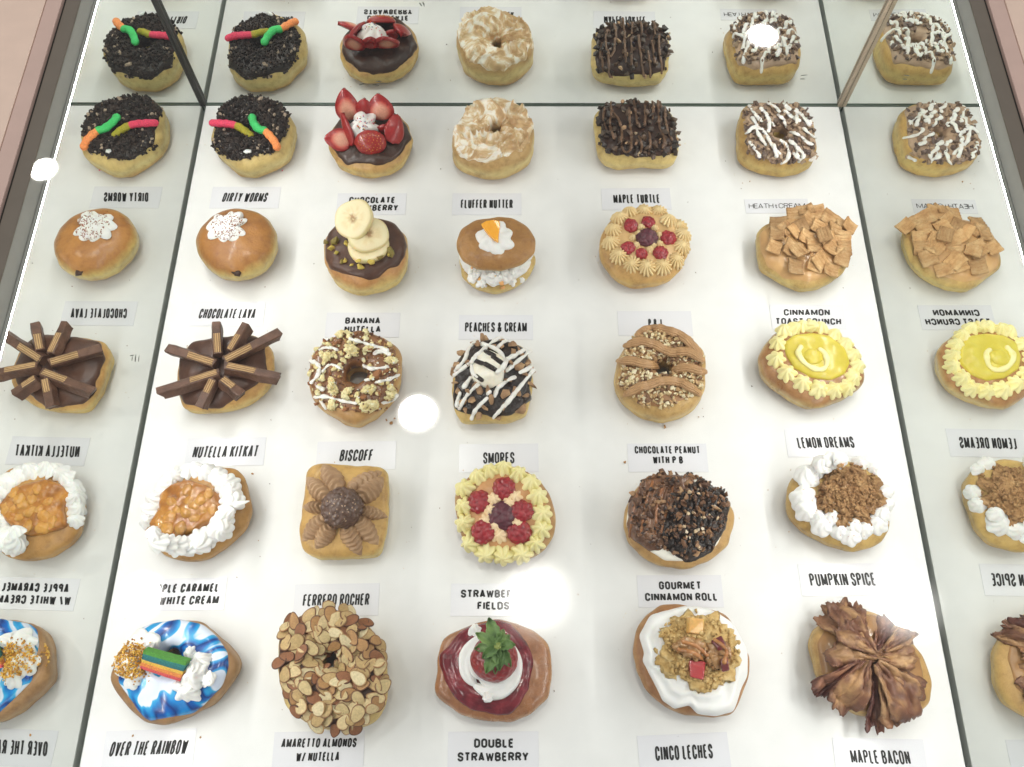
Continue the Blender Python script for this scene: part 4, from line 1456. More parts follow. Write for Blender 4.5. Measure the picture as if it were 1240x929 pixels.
# ---------------------------------------------------------------- fourth row
def apple():
    T = D('apple_filling_donut', 'donut with glossy amber apple pieces inside a thick white cream border', (165, 550, 4.89),
          [(68, 450), (92, 300), (172, 165), (300, 95), (450, 70), (588, 75), (638, 142), (678, 250), (688, 340), (658, 440), (560, 558), (450, 628), (320, 653), (190, 628), (102, 560)], 0.032, S(190, 134, 70), S(204, 150, 84), S(190, 140, 76))
    l, n = T.pick(*T.z([(300, 330)])[0])
    icing(T, 'apple_filling', T.z([(80, 430), (140, 330), (150, 240), (220, 178), (310, 152), (420, 185), (492, 240), (522, 330), (445, 405), (370, 455), (260, 492), (190, 482), (110, 450)]), food('apple_gel', [S(132, 78, 22), S(164, 106, 36), S(186, 132, 58)], 60, 0.14, 0.6, 110, 0.9, 0.1, bdist=0.002), 0.006, None, 0.0022, 90)
    ma = food('apple_chunk', [S(172, 116, 42), S(196, 146, 70)], 90, 0.2, 0.2, 160, 0.8, 0.25)
    rn = random.Random(9)
    for i, (x, y, s) in enumerate([(312, 265, 40), (386, 260, 42), (200, 370, 44), (285, 345, 38), (185, 440, 42), (262, 432, 40), (210, 282, 34), (345, 300, 36), (430, 230, 34), (140, 405, 34), (350, 380, 36), (300, 210, 34), (240, 330, 30), (450, 330, 36), (400, 330, 30)]):
        l, n = pk(T, x, y)
        q = s * T.s * 1.0
        blob(T, 'apple_piece', l - n * q * 0.22, n, q * 1.1, q * 0.85, q * 0.5, ma, rn.uniform(0, 3), 0.25, 1.8, n=24, m=8)
    for i, (x, y, s) in enumerate([(60, 395, 42), (88, 335, 50), (120, 270, 52), (160, 205, 54), (205, 155, 52), (255, 122, 52), (310, 105, 52), (365, 100, 52), (425, 112, 54), (485, 135, 58), (535, 175, 62), (560, 230, 62), (570, 285, 58), (505, 395, 66), (500, 445, 60), (430, 485, 64), (375, 520, 60), (310, 545, 56), (250, 545, 52), (200, 530, 48), (145, 525, 50), (105, 475, 42), (530, 350, 46)]):
        l, n = pk(T, x, y)
        a = math.atan2(330 - y, 300 - x)
        rosette(T, 'cream_dollop', l, n, s * T.s * 1.32, 0.0095 + 0.004 * (i % 3) / 2, 7, M_cream, 1.3, 0.2, 0.12, i * 1.3, squash=0.9, ns=9, lean=(0.002 * math.cos(i), 0.002 * math.sin(i)))
    p0, p1 = at(*T.z([(590, 300)])[0], T.h + 0.008), at(*T.z([(668, 278)])[0], T.h + 0.007)
    tube(T, 'cream_tip', [tuple(p0.lerp(p1, k / 8)) for k in range(9)], 0.0042, M_cream, 0.8, 10, 0.1, taper=lambda t: 1 - 0.85 * t)


def shell(T, name, a, b_, wid, hh, mat, waves=7, lift=0.0, seed=0, lean=0.0):
    """a piped petal: a tapering mound with slanting ruffles from a (inner) to b_ (outer), zoomed pixels"""
    n, m = 26, 44
    pa, pb = T.z([a])[0], T.z([b_])[0]
    A, na = T.pick(*pa)
    B, nb = T.pick(*pb)
    ax = (B - A)
    L = ax.length
    ax.normalize()
    w = (na + nb + Vector((0, 0, 1))).normalized()
    sd = w.cross(ax).normalized()
    w = ax.cross(sd)
    V = []
    for i in range(m):
        t = i / (m - 1)
        prof = max(0.02, math.sin(PI * (0.10 + 0.90 * t) ** 0.8) ** 0.7)
        for k in range(n):
            an = PI * k / (n - 1)
            c, s = math.cos(an), math.sin(an)
            ph = waves * 2 * PI * (t + 0.10 * abs(c))
            rip = 1 + 0.12 * math.sin(ph) + 0.07 * noise.noise(Vector((t * 5, c * 3, seed)))
            p = A + ax * L * t + sd * (wid * 0.70 * prof * c * (1 + 0.35 * (rip - 1)) + lean * t * t) + w * (hh * prof * s * rip - 0.001 + lift * math.sin(PI * t * 0.5))
            V.append(tuple(p))
    F = grid_faces(n, m, False) + [tuple(range(n)), tuple((m - 1) * n + k for k in range(n))]
    T.add(name, V, F, mat)


def hazelnut():
    T = D('hazelnut_ball_square_donut', 'square donut with piped brown cream petals round a nutty chocolate ball', (345, 545, 4.766),
          [(122, 105), (160, 68), (350, 72), (558, 85), (598, 115), (603, 300), (590, 480), (570, 590), (540, 628), (430, 640), (300, 653), (180, 638), (112, 590), (98, 450), (116, 250)], 0.033, S(216, 164, 96), S(232, 198, 130), S(222, 184, 112), 0.2, ex=0.5)
    m = food('hazelnut_cream', [S(150, 116, 84), S(176, 142, 106)], 80, 0.42, 0.15, 200)
    for i, (a, b_, wd) in enumerate([((318, 235), (212, 75), 92), ((250, 292), (135, 145), 84), ((235, 335), (88, 345), 56), ((240, 390), (66, 545), 88), ((275, 440), (165, 560), 84), ((345, 440), (455, 600), 86), ((410, 390), (545, 560), 84), ((430, 350), (632, 398), 60), ((435, 290), (555, 145), 96), ((370, 235), (592, 105), 80)]):
        shell(T, 'cream_petal', a, b_, wd * T.s, 0.0105 if wd > 70 else 0.012, m, 6 + i % 2, seed=i, lean=0.003 * math.sin(i * 2.1))
    l, n = pk(T, 330, 340)
    l = at(*T.z([(330, 335)])[0], T.h + 0.010)
    fp = fib(150)
    rn = random.Random(4)
    am = [rn.uniform(0.02, 0.16) for _ in fp]

    def nuts(d):
        k, q = min(((d - p).length_squared, j) for j, p in enumerate(fp))
        return am[q] * math.sqrt(max(0, 1 - k / 0.03)) - 0.05
    b = blob(T, 'chocolate_ball', l, Vector((0, 0, 1)), 0.0195, 0.0195, 0.0175, food('nutty_chocolate', [S(74, 52, 42), S(100, 74, 60)], 120, 0.3, 0.3, 300, 0.2), 0, 0.03, 2, nuts, n=110, m=46, up=0, low=-0.6)
    pts, _ = scatter(T, T.z([(240, 300), (330, 240), (410, 290), (410, 380), (330, 420), (250, 380)]), 26, 14, 3)
    chunks(T, 'nut_bits', [(l_, (0.0012, 0.0008, 0.0008)) for l_, n_ in pts], plain('pale_nut', S(196, 164, 134), 0.5), 3, 'stuff', b)


def berry_field():
    T = D('buttercream_berry_donut', 'donut edged with pale yellow buttercream stars round six red berries', (535, 545, 4.645),
          [(73, 250), (112, 172), (200, 112), (320, 70), (430, 92), (540, 152), (608, 240), (643, 360), (633, 480), (588, 570), (500, 620), (350, 648), (200, 608), (112, 530), (83, 400)], 0.030, S(192, 138, 88), S(214, 168, 110), S(190, 140, 90))
    icing(T, 'glaze', T.z([(150, 280), (240, 160), (350, 120), (470, 170), (550, 280), (560, 420), (500, 530), (350, 580), (220, 550), (150, 420)]), food('pink_tan_glaze', [S(196, 142, 92), S(206, 156, 106)], 60, 0.3, 0.2), 0.0012)
    for i, (x, y, s) in enumerate([(350, 108, 58), (272, 122, 52), (207, 152, 56), (132, 218, 60), (128, 318, 56), (132, 412, 58), (160, 520, 60), (248, 578, 62), (345, 592, 60), (450, 582, 62), (522, 525, 56), (556, 448, 60), (562, 360, 62), (538, 266, 60), (500, 190, 60), (430, 140, 56)]):
        l, n = pk(T, x, y)
        rosette(T, 'buttercream_star', l, n, s * T.s * 1.12, 0.0105, 7, M_yellow, 0.45, 0.34, 0.2, i * 0.6)
    for i, (x, y) in enumerate([(292, 280), (412, 268), (325, 482), (252, 398), (425, 415), (300, 430), (380, 300), (275, 340)]):
        l, n = pk(T, x, y)
        rosette(T, 'small_star', l, n, 0.0085, 0.006, 7, food('blush_cream', [S(236, 206, 160), S(240, 214, 176)], 60, 0.5, 0.1), 0.4, 0.3, 0.15, i)
    for x, y, r in [(350, 215, 60), (208, 292, 62), (232, 462, 62), (435, 462, 64), (450, 345, 60)]:
        l, n = pk(T, x, y)
        raspberry(T, l, n, r * T.s, M_rasp, x)
    l, n = pk(T, 340, 368)
    raspberry(T, l, n, 76 * T.s, M_dkberry)


def cinnamon_roll():
    T = D('pecan_cinnamon_roll', 'cinnamon roll smothered half in caramel, half in dark chocolate, with chopped pecans', (740, 545, 4.76),
          [(72, 450), (88, 300), (132, 215), (200, 158), (350, 118), (520, 155), (640, 262), (698, 350), (702, 450), (658, 560), (560, 650), (430, 708), (300, 688), (180, 630), (92, 550)], 0.032, S(202, 152, 96), S(216, 170, 112), S(192, 142, 86))
    icing(T, 'cream_icing', T.z([(82, 330), (150, 205), (250, 135), (520, 155), (638, 282), (664, 430), (612, 550), (520, 612), (420, 642), (310, 640), (230, 590), (140, 520), (84, 440)]), food('ivory_icing', [S(238, 234, 220), S(246, 243, 234)], 60, 0.4, 0.1), 0.003, None, 0.001, 60)
    icing(T, 'caramel_sauce', T.z([(76, 480), (104, 330), (150, 195), (205, 125), (330, 100), (480, 120), (480, 260), (430, 400), (400, 520), (280, 575), (200, 560), (120, 530)]), food('dark_caramel', [S(84, 54, 36), S(112, 74, 50), S(136, 96, 66)], 70, 0.2, 0.7, 130, 0.5, bdist=0.003), 0.003, None, 0.003, 120, 0.004, 50)
    icing(T, 'chocolate_sauce', T.z([(370, 290), (450, 190), (560, 140), (640, 200), (712, 310), (655, 440), (640, 500), (560, 600), (470, 640), (400, 625), (310, 590), (290, 480), (330, 370)]), M_darkchoc, 0.003, None, 0.003, 120, 0.004, 50)
    rn = random.Random(18)
    for i in range(7):
        x = 120 + i * 30 + rn.uniform(-10, 10)
        drizzle(T, 'caramel_strand', T.z([(x + 60, 190 + rn.uniform(-30, 20)), (x + 20, 320), (x + rn.uniform(-20, 20), 500 - i * 4)]), 0.0013, food('dark_caramel', []) if i % 2 else food('brown_caramel', [S(130, 80, 46), S(160, 104, 62)], 60, 0.2, 0.2, coat=.6), 0.6, 0.3)
    for i in range(8):
        x = 360 + i * 34
        drizzle(T, 'chocolate_strand', T.z([(x + 60, 250 - i * 6), (x + 20, 360), (x - 10, 560 - abs(i - 3) * 14)]), 0.0021, M_darkchoc, 0.6, 0.3)
    cl = [lin(120, 84, 58), lin(146, 106, 74), lin(98, 68, 50), lin(170, 132, 94), lin(84, 58, 44)]
    spots = [(220, 130), (260, 110), (300, 95), (340, 120), (380, 140), (420, 155), (460, 150), (510, 150), (100, 245), (110, 270), (175, 165), (385, 380), (365, 350), (410, 240), (340, 200), (300, 160), (250, 160), (540, 205), (575, 165), (480, 290), (520, 300), (500, 340), (560, 390), (600, 340), (630, 370), (600, 455), (570, 490), (510, 560), (490, 590), (440, 400), (420, 310), (460, 240), (380, 190), (440, 200), (560, 250), (600, 270), (640, 275), (470, 440), (520, 470), (380, 480), (420, 540), (200, 250), (150, 300), (280, 300), (240, 380), (640, 320)]
    for i, (x, y) in enumerate(spots):
        l, n = pk(T, x, y)
        s = rn.uniform(0.0026, 0.0052)
        chunks(T, 'pecan_piece', [(l + n * s * 0.35, (s * 1.35, s * .8, s * .6), 0.7)], V_nut, i + 9, cols=[cl[i % 5]])
    pts, _ = scatter(T, T.z([(110, 330), (200, 130), (480, 110), (640, 200), (690, 320), (600, 560), (440, 620), (250, 560), (110, 480)]), 420, 88)
    its = []
    for l, n in pts:
        s = rn.uniform(0.0009, 0.003)
        its.append((l + n * s * 0.35, (s * 1.3, s, s * .7)))
    chunks(T, 'chopped_topping', its, V_choc, 31, 'stuff', cols=[lin(92, 62, 42), lin(70, 48, 36), lin(48, 36, 30), lin(122, 86, 58), lin(110, 74, 48), lin(150, 112, 78)])
    pts, _ = scatter(T, T.z([(430, 250), (560, 180), (660, 320), (600, 540), (480, 600), (400, 500)]), 26, 8, 3)
    for i, (l, n) in enumerate(pts):
        s = rn.uniform(0.0012, 0.0026)
        chunks(T, 'nut_crumb', [(l + n * s * 0.3, (s * 1.2, s, s * .6), 0.7)], V_nut, i, cols=[lin(214, 186, 150), lin(150, 112, 80), lin(228, 210, 186)])


def pumpkin():
    T = D('spiced_crumb_donut', 'donut with a brown spiced cake mound in a ring of soft cream puffs', (935, 535, 4.89),
          [(83, 350), (103, 222), (182, 155), (300, 98), (390, 82), (480, 115), (600, 165), (658, 235), (688, 330), (683, 500), (638, 600), (560, 640), (450, 662), (330, 638), (182, 558), (93, 460)], 0.034, S(206, 162, 96), S(214, 172, 106), S(206, 160, 94), 0.25)
    for i, (x, y, s) in enumerate([(212, 200, 76), (270, 165, 50), (300, 132, 62), (350, 110, 55), (400, 108, 50), (185, 340, 78), (205, 410, 66), (270, 440, 50), (300, 490, 70), (395, 520, 58), (465, 555, 60), (540, 515, 58), (620, 480, 68), (650, 430, 50), (672, 372, 50), (672, 300, 48), (520, 132, 52), (590, 155, 40), (480, 500, 50), (350, 450, 50)]):
        l, n = pk(T, x, y)
        rosette(T, 'cream_puff', l, n, s * T.s * 1.1, 0.0095, 6, M_cream, 1.6, 0.13, 0.15, i, ns=9)
    mc = food('spiced_cake', [S(136, 98, 60), S(162, 122, 78), S(186, 148, 100)], 140, 0.75, 1.0, 380, 0.15, bdist=0.003)
    l, n = pk(T, 450, 330)
    m0 = blob(T, 'cake_mound', l - n * 0.002, Vector((0, 0, 1)), 0.032, 0.029, 0.014, mc, 0.4, 0.35, 3.2, n=110, m=40, fn=lambda d: 0.12 * noise.noise(d * 9) + 0.06 * noise.noise(d * 19))
    pts, _ = scatter(T, T.z([(255, 345), (300, 230), (400, 132), (480, 125), (612, 170), (620, 230), (650, 290), (662, 350), (620, 420), (560, 470), (480, 490), (440, 505), (380, 430), (300, 400)]), 260, 18, 0)
    rn = random.Random(3)
    its = []
    for l, n in pts:
        s = rn.uniform(0.001, 0.0036)
        its.append((l + n * s * 0.3, (s, s * .9, s * .8)))
    chunks(T, 'cake_crumbs', its, mc, 3, 'stuff', smooth=True)
    pts, _ = scatter(T, T.z([(180, 280), (300, 110), (420, 100), (640, 400), (560, 560), (430, 580), (280, 500)]), 90, 19, 0)
    chunks(T, 'spice_specks', [(l, (0.0006, 0.0006, 0.0004)) for l, n in pts], plain('spice', S(180, 130, 80), 0.8), 3, 'stuff')


apple()
hazelnut()
berry_field()
cinnamon_roll()
pumpkin()


# ---------------------------------------------------------------- front row
def rainbow():
    T = D('blue_marbled_donut', 'donut in blue and white marbled glaze with a striped rainbow candy and gold sprinkles', (120, 735, 4.79),
          [(83, 420), (112, 330), (162, 222), (222, 135), (290, 88), (480, 72), (610, 95), (700, 172), (788, 250), (832, 330), (778, 440), (680, 560), (560, 640), (430, 678), (300, 668), (200, 590), (132, 500)], 0.034, S(172, 124, 84), S(196, 148, 100), S(168, 118, 72), hole=(418, 290, 0.0085))
    m, nt, b, L = new_mat('marbled_glaze')
    c = coords(nt)
    n = noise_node(nt, c, 12, 1.8, 0.4, 2.6)
    n2 = noise_node(nt, c, 34, 2, 0.4, 1.0)
    f = math_node(nt, 'ADD', n.outputs['Fac'], math_node(nt, 'MULTIPLY', math_node(nt, 'SUBTRACT', n2.outputs['Fac'], 0.5), 0.08))
    L.new(ramp(nt, f, [(0.33, S(206, 216, 234)), (0.39, S(216, 224, 238)), (0.41, S(50, 160, 206)), (0.45, S(14, 116, 186)), (0.495, S(6, 40, 108)), (0.54, S(10, 92, 172)), (0.57, S(40, 150, 202)), (0.585, S(200, 214, 234)), (0.63, S(218, 222, 236)), (0.645, S(40, 150, 198)), (0.7, S(16, 104, 176))]), b.inputs['Base Color'])
    b.inputs['Roughness'].default_value = 0.25
    b.inputs['Coat Weight'].default_value = 0.15
    b.inputs['Coat Roughness'].default_value = 0.08
    icing(T, 'marbled_glaze', T.z([(108, 430), (170, 222), (230, 135), (290, 90), (480, 78), (610, 105), (688, 172), (750, 262), (755, 350), (720, 460), (640, 578), (560, 620), (420, 642), (292, 668), (218, 590), (148, 490)]), m, 0.003, 0.006, 0.0005, 60)
    for i, (x, y, s, hh) in enumerate([(240, 230, 105, .012), (190, 330, 100, .014), (205, 410, 70, .010), (310, 200, 56, .009)]):
        l, n = pk(T, x, y)
        rosette(T, 'cream_dollop', l, n, s * T.s, hh, 7, M_cream, 1.6, 0.2, 0.3, i * 1.1, squash=0.9)
    for i, (x, y, s, hh) in enumerate([(520, 490, 78, .012), (560, 400, 100, .016), (600, 320, 64, .012), (530, 270, 46, .008), (630, 420, 50, .009), (470, 460, 46, .008)]):
        l, n = pk(T, x, y)
        rosette(T, 'cream_dollop', l, n, s * T.s, hh, 8, M_cream, 1.6, 0.2, 0.35, i * 1.7, squash=0.85)
    rn = random.Random(15)
    pts, uv = scatter(T, T.z([(75, 320), (95, 250), (160, 200), (260, 215), (280, 300), (250, 390), (180, 420), (100, 385)]), 560, 33)
    pts2, _ = scatter(T, T.z([(65, 340), (150, 180), (330, 190), (290, 440), (180, 460), (90, 400)]), 60, 34)
    its = []
    for l, n in pts + pts2:
        s = rn.uniform(0.0009, 0.0014)
        its.append((l + n * rn.uniform(0, 0.0022), (s, s, s * 0.8)))
    mg = vcol_mat('gold_sprinkle', 0.35, 0, 100, 0.3)
    chunks(T, 'gold_sprinkles', its, mg, 3, 'stuff', cols=[lin(190, 136, 36), lin(214, 164, 60), lin(160, 108, 28), lin(226, 186, 90)])
    # sugared candy slab in five stripes, tipped on the two dollops
    q = T.z([(258, 250), (508, 318), (468, 432), (236, 356)])
    zs = [T.h + 0.021, T.h + 0.023, T.h + 0.013, T.h + 0.012]
    P = [at(*p, z) for p, z in zip(q, zs)]
    up = (P[1] - P[0]).cross(P[3] - P[0]).normalized()
    if up.z < 0:
        up = -up
    stripes = [lin(80, 146, 52), lin(30, 116, 116), lin(26, 104, 110), lin(222, 180, 72), lin(222, 136, 66), lin(206, 80, 84)]
    lev = [0, .2, .34, .5, .66, .84, 1.0]
    V, C, F = [], [], []
    for k in range(6):
        a0, a1 = lev[k], lev[k + 1]
        for aa in (a0, a1):
            for j in range(13):
                t = j / 12
                e = P[0].lerp(P[1], t).lerp(P[3].lerp(P[2], t), aa)
                bulge = 0.0006 * math.sin(PI * t) + 0.0003 * noise.noise(e * 300)
                e0 = e + up * bulge
                V += [tuple(e0), tuple(e - up * 0.0075)]
                C += [stripes[k]] * 2
        o = k * 52
        for j in range(12):
            a, b2 = o + 2 * j, o + 26 + 2 * j
            F += [(a, a + 2, b2 + 2, b2), (a + 1, b2 + 1, b2 + 3, a + 3)]
        for e in (0, 24):
            F.append((o + e, o + 26 + e, o + 27 + e, o + e + 1))
        if k == 0:
            F += [(o + 2 * j, o + 2 * j + 1, o + 2 * j + 3, o + 2 * j + 2) for j in range(12)]
        if k == 5:
            F += [(o + 26 + 2 * j, o + 28 + 2 * j, o + 29 + 2 * j, o + 27 + 2 * j) for j in range(12)]
    T.add('rainbow_candy', V, F, V_sugar, None, True, False, C)


def almonds():
    T = D('almond_flake_donut', 'ring donut crusted all over with sliced almond flakes', (320, 720, 4.447),
          [(82, 235), (135, 140), (250, 82), (350, 60), (470, 98), (568, 172), (635, 270), (662, 400), (668, 560), (618, 680), (520, 732), (350, 728), (232, 685), (132, 590), (88, 470)], 0.037, S(224, 184, 116), S(232, 196, 130), S(216, 172, 104), hole=(372, 345, 0.0095))
    top = T.z([(80, 235), (135, 138), (250, 78), (350, 55), (470, 95), (560, 170), (625, 275), (645, 400), (640, 540), (580, 650), (470, 715), (350, 735), (232, 685), (132, 590), (85, 470)])
    icing(T, 'chocolate_icing', top, M_choc2, 0.003, 0.008, 0.001, 80, 0.001)
    rn = random.Random(77)
    hole = [T.z([(372, 345)])[0] + (9,)]
    pts, uv = scatter(T, top, 150, 78, 6.4, hole)
    order = sorted(range(len(pts)), key=lambda i: pts[i][0].z)
    tones = [(lin(214, 190, 142), lin(160, 116, 74)), (lin(200, 168, 116), lin(122, 80, 50)), (lin(176, 132, 82), lin(104, 66, 42)), (lin(222, 204, 162), lin(180, 140, 92)), (lin(142, 90, 54), lin(84, 50, 32)), (lin(204, 180, 130), lin(122, 84, 54)), (lin(186, 156, 104), lin(140, 104, 66))]
    rest_V, rest_F, rest_C = [], [], []
    for q, i in enumerate(order):
        l, n = pts[i]
        L_, W_ = rn.uniform(0.0068, 0.0094), rn.uniform(0.0046, 0.0064)
        u, v, w = frame_of((n + Vector((rn.uniform(-.5, .5), rn.uniform(-.5, .5), 0.2))).normalized(), 0.1, rn.uniform(0, 2 * PI))
        l = l + w * rn.uniform(0.0008, 0.0048)
        pale, skin = tones[rn.randrange(7)]
        V, C = [], []
        nn = 26
        bend = rn.uniform(-0.10, 0.08)
        for f, z in ((0.02, 1), (0.45, 1.0), (0.8, 0.95), (0.93, 0.8), (1.0, 0.2), (0.97, -0.6), (0.7, -1), (0.02, -1)):
            for k in range(nn):
                a = 2 * PI * k / nn
                r = f * (1 - 0.18 * max(0, math.cos(a)) ** 3 * 0 + 0.04 * noise.noise(Vector((math.cos(a) * 2, math.sin(a) * 2, q))))
                x, y = L_ * r * math.cos(a), W_ * r * math.sin(a) * (1 - 0.28 * math.cos(a))
                V.append(tuple(l + u * x + v * y + w * (0.0008 * z + bend * x * x / L_)))
                m_ = noise.noise(Vector((x * 300, y * 300, q)))
                k2 = 0.92 + 0.16 * m_
                cc = skin if 0.9 < f and z > -0.7 else pale
                C.append(tuple(min(1, c * k2) for c in cc))
        F = grid_faces(nn, 8) + [tuple(range(nn))[::-1], tuple(7 * nn + k for k in range(nn))]
        if q >= len(order) - 99:
            T.add('almond_flake', V, F, V_nut, None, False, True, C)
        else:
            o = len(rest_V)
            rest_V += V
            rest_C += C
            rest_F += [tuple(k + o for k in f) for f in F]
    if rest_V:
        T.add('almond_flakes', rest_V, rest_F, V_nut, None, False, True, rest_C, 'stuff')


def double_strawberry():
    T = D('strawberry_jam_donut', 'donut spread with dark red jam under a cream swirl and one whole leafy strawberry', (515, 735, 4.788),
          [(63, 280), (102, 182), (190, 125), (300, 80), (410, 58), (560, 90), (650, 132), (722, 200), (734, 330), (718, 540), (620, 620), (500, 668), (340, 668), (220, 638), (132, 570), (62, 510)], 0.030, S(174, 108, 66), S(200, 142, 92), S(180, 118, 70), 0.75, 0.22)

    def streak(x, y, a, f):
        return 0.0003 * math.sin(f * 62 + a * 1.2)
    icing(T, 'strawberry_jam', T.z([(78, 280), (132, 232), (190, 152), (242, 100), (400, 62), (500, 85), (558, 160), (608, 230), (628, 330), (600, 480), (540, 588), (500, 630), (380, 625), (270, 600), (172, 530), (112, 430), (82, 350)]), food('strawberry_jam', [S(84, 14, 26), S(112, 24, 36), S(132, 40, 48)], 70, 0.2, 0.3, 180, 0.5, dist=1.0), 0.0035, None, 0.0012, 90, 0.0015, 50, fn=streak)
    # piped swirl of cream
    c0 = (372, 350)
    for k, (r, zz_, tr) in enumerate([(128, 0.004, 0.0106), (78, 0.007, 0.0095)]):
        P = []
        for i in range(60):
            a = 2.4 + i / 59 * 2 * PI * 0.97
            u, v = T.z([(c0[0] + r * math.cos(a) * (1 + 0.05 * i / 59), c0[1] + r * 1.05 * math.sin(a))])[0]
            P.append(tuple(at(u, v, T.h + 0.002 + zz_ + 0.001 * math.sin(a * 3))))
        tube(T, 'cream_swirl', P, tr, M_cream, 0.85, 40, 0.05, 5, 0.22, taper=lambda t: min(1, 0.35 + 4 * min(t, 1 - t) + 0.06 * math.sin(t * 30)))
    for (x, y, s) in ((290, 140, 34), (362, 522, 26)):
        l, n = pk(T, x, y)
        rosette(T, 'cream_peak', l, n, s * T.s * 1.3, 0.009, 6, M_cream, 1.0, 0.25, 0.2, 0.5)
    l = at(*T.z([(400, 300)])[0], T.h + 0.018)
    fp = fib(160)
    fp = [p for p in fp]

    def pits(d):
        m_ = min((d - p).length_squared for p in fp)
        return -0.045 * max(0, 1 - m_ / 0.011)
    b = blob(T, 'strawberry', l, Vector((0.05, -0.05, 1)), 0.0208, 0.0205, 0.0185, food('strawberry_skin', [S(112, 22, 26), S(146, 34, 34)], 60, 0.3, 0.2, 300, 0.4, 0.1), 0, 0.06, 1.5, pits, n=100, m=40, up=0, low=-0.75)
    mg = food('strawberry_leaf', [S(62, 92, 40), S(88, 120, 58), S(124, 150, 84)], 60, 0.5, 0.4, 300)
    cal = T.add  # leaves of the calyx belong to the berry
    ctr = (420, 228)
    for i, (x, y, wd) in enumerate([(368, 62, 62), (292, 152, 50), (285, 245, 52), (352, 388, 66), (430, 372, 58), (497, 352, 50), (522, 220, 50), (490, 165, 48), (405, 392, 48), (330, 300, 46), (455, 130, 40)]):
        A, na = pk(T, *ctr)
        u1 = T.z([(x, y)])[0]
        B = at(*u1, T.h + 0.031 + 0.004 * math.sin(i * 2.3))
        A = A + Vector((0, 0, 0.0012 + 0.0004 * (i % 3)))
        ax = B - A
        sd = Vector((0, 0, 1)).cross(ax).normalized()

        def top(t, s, A=A, ax=ax, sd=sd, wd=wd, i=i):
            w_ = wd * T.s * 0.62 * max(0.03, math.sin(PI * min(1, 0.12 + t * 0.88)) ** 0.8)
            q = (s - 0.5) * 2
            ser = 1 + 0.12 * math.sin(t * 26) * abs(q)
            return A + ax * t + sd * q * w_ * ser + Vector((0, 0, 0.004 * math.sin(PI * t) + 0.0018 * q * q - 0.0008 * (1 - abs(q)) + 0.001 * math.sin(i + 5 * t)))
        slab(T, 'leaf', top, 18, 9, 0.0007, mg, None, b)
    A, na = pk(T, *ctr)
    blob(T, 'stem', A, Vector((0, 0, 1)), 0.0032, 0.0032, 0.003, food('stem_green', [S(120, 136, 60), S(146, 156, 84)], 80, 0.5, 0.2), 0, 0.2, parent=b)


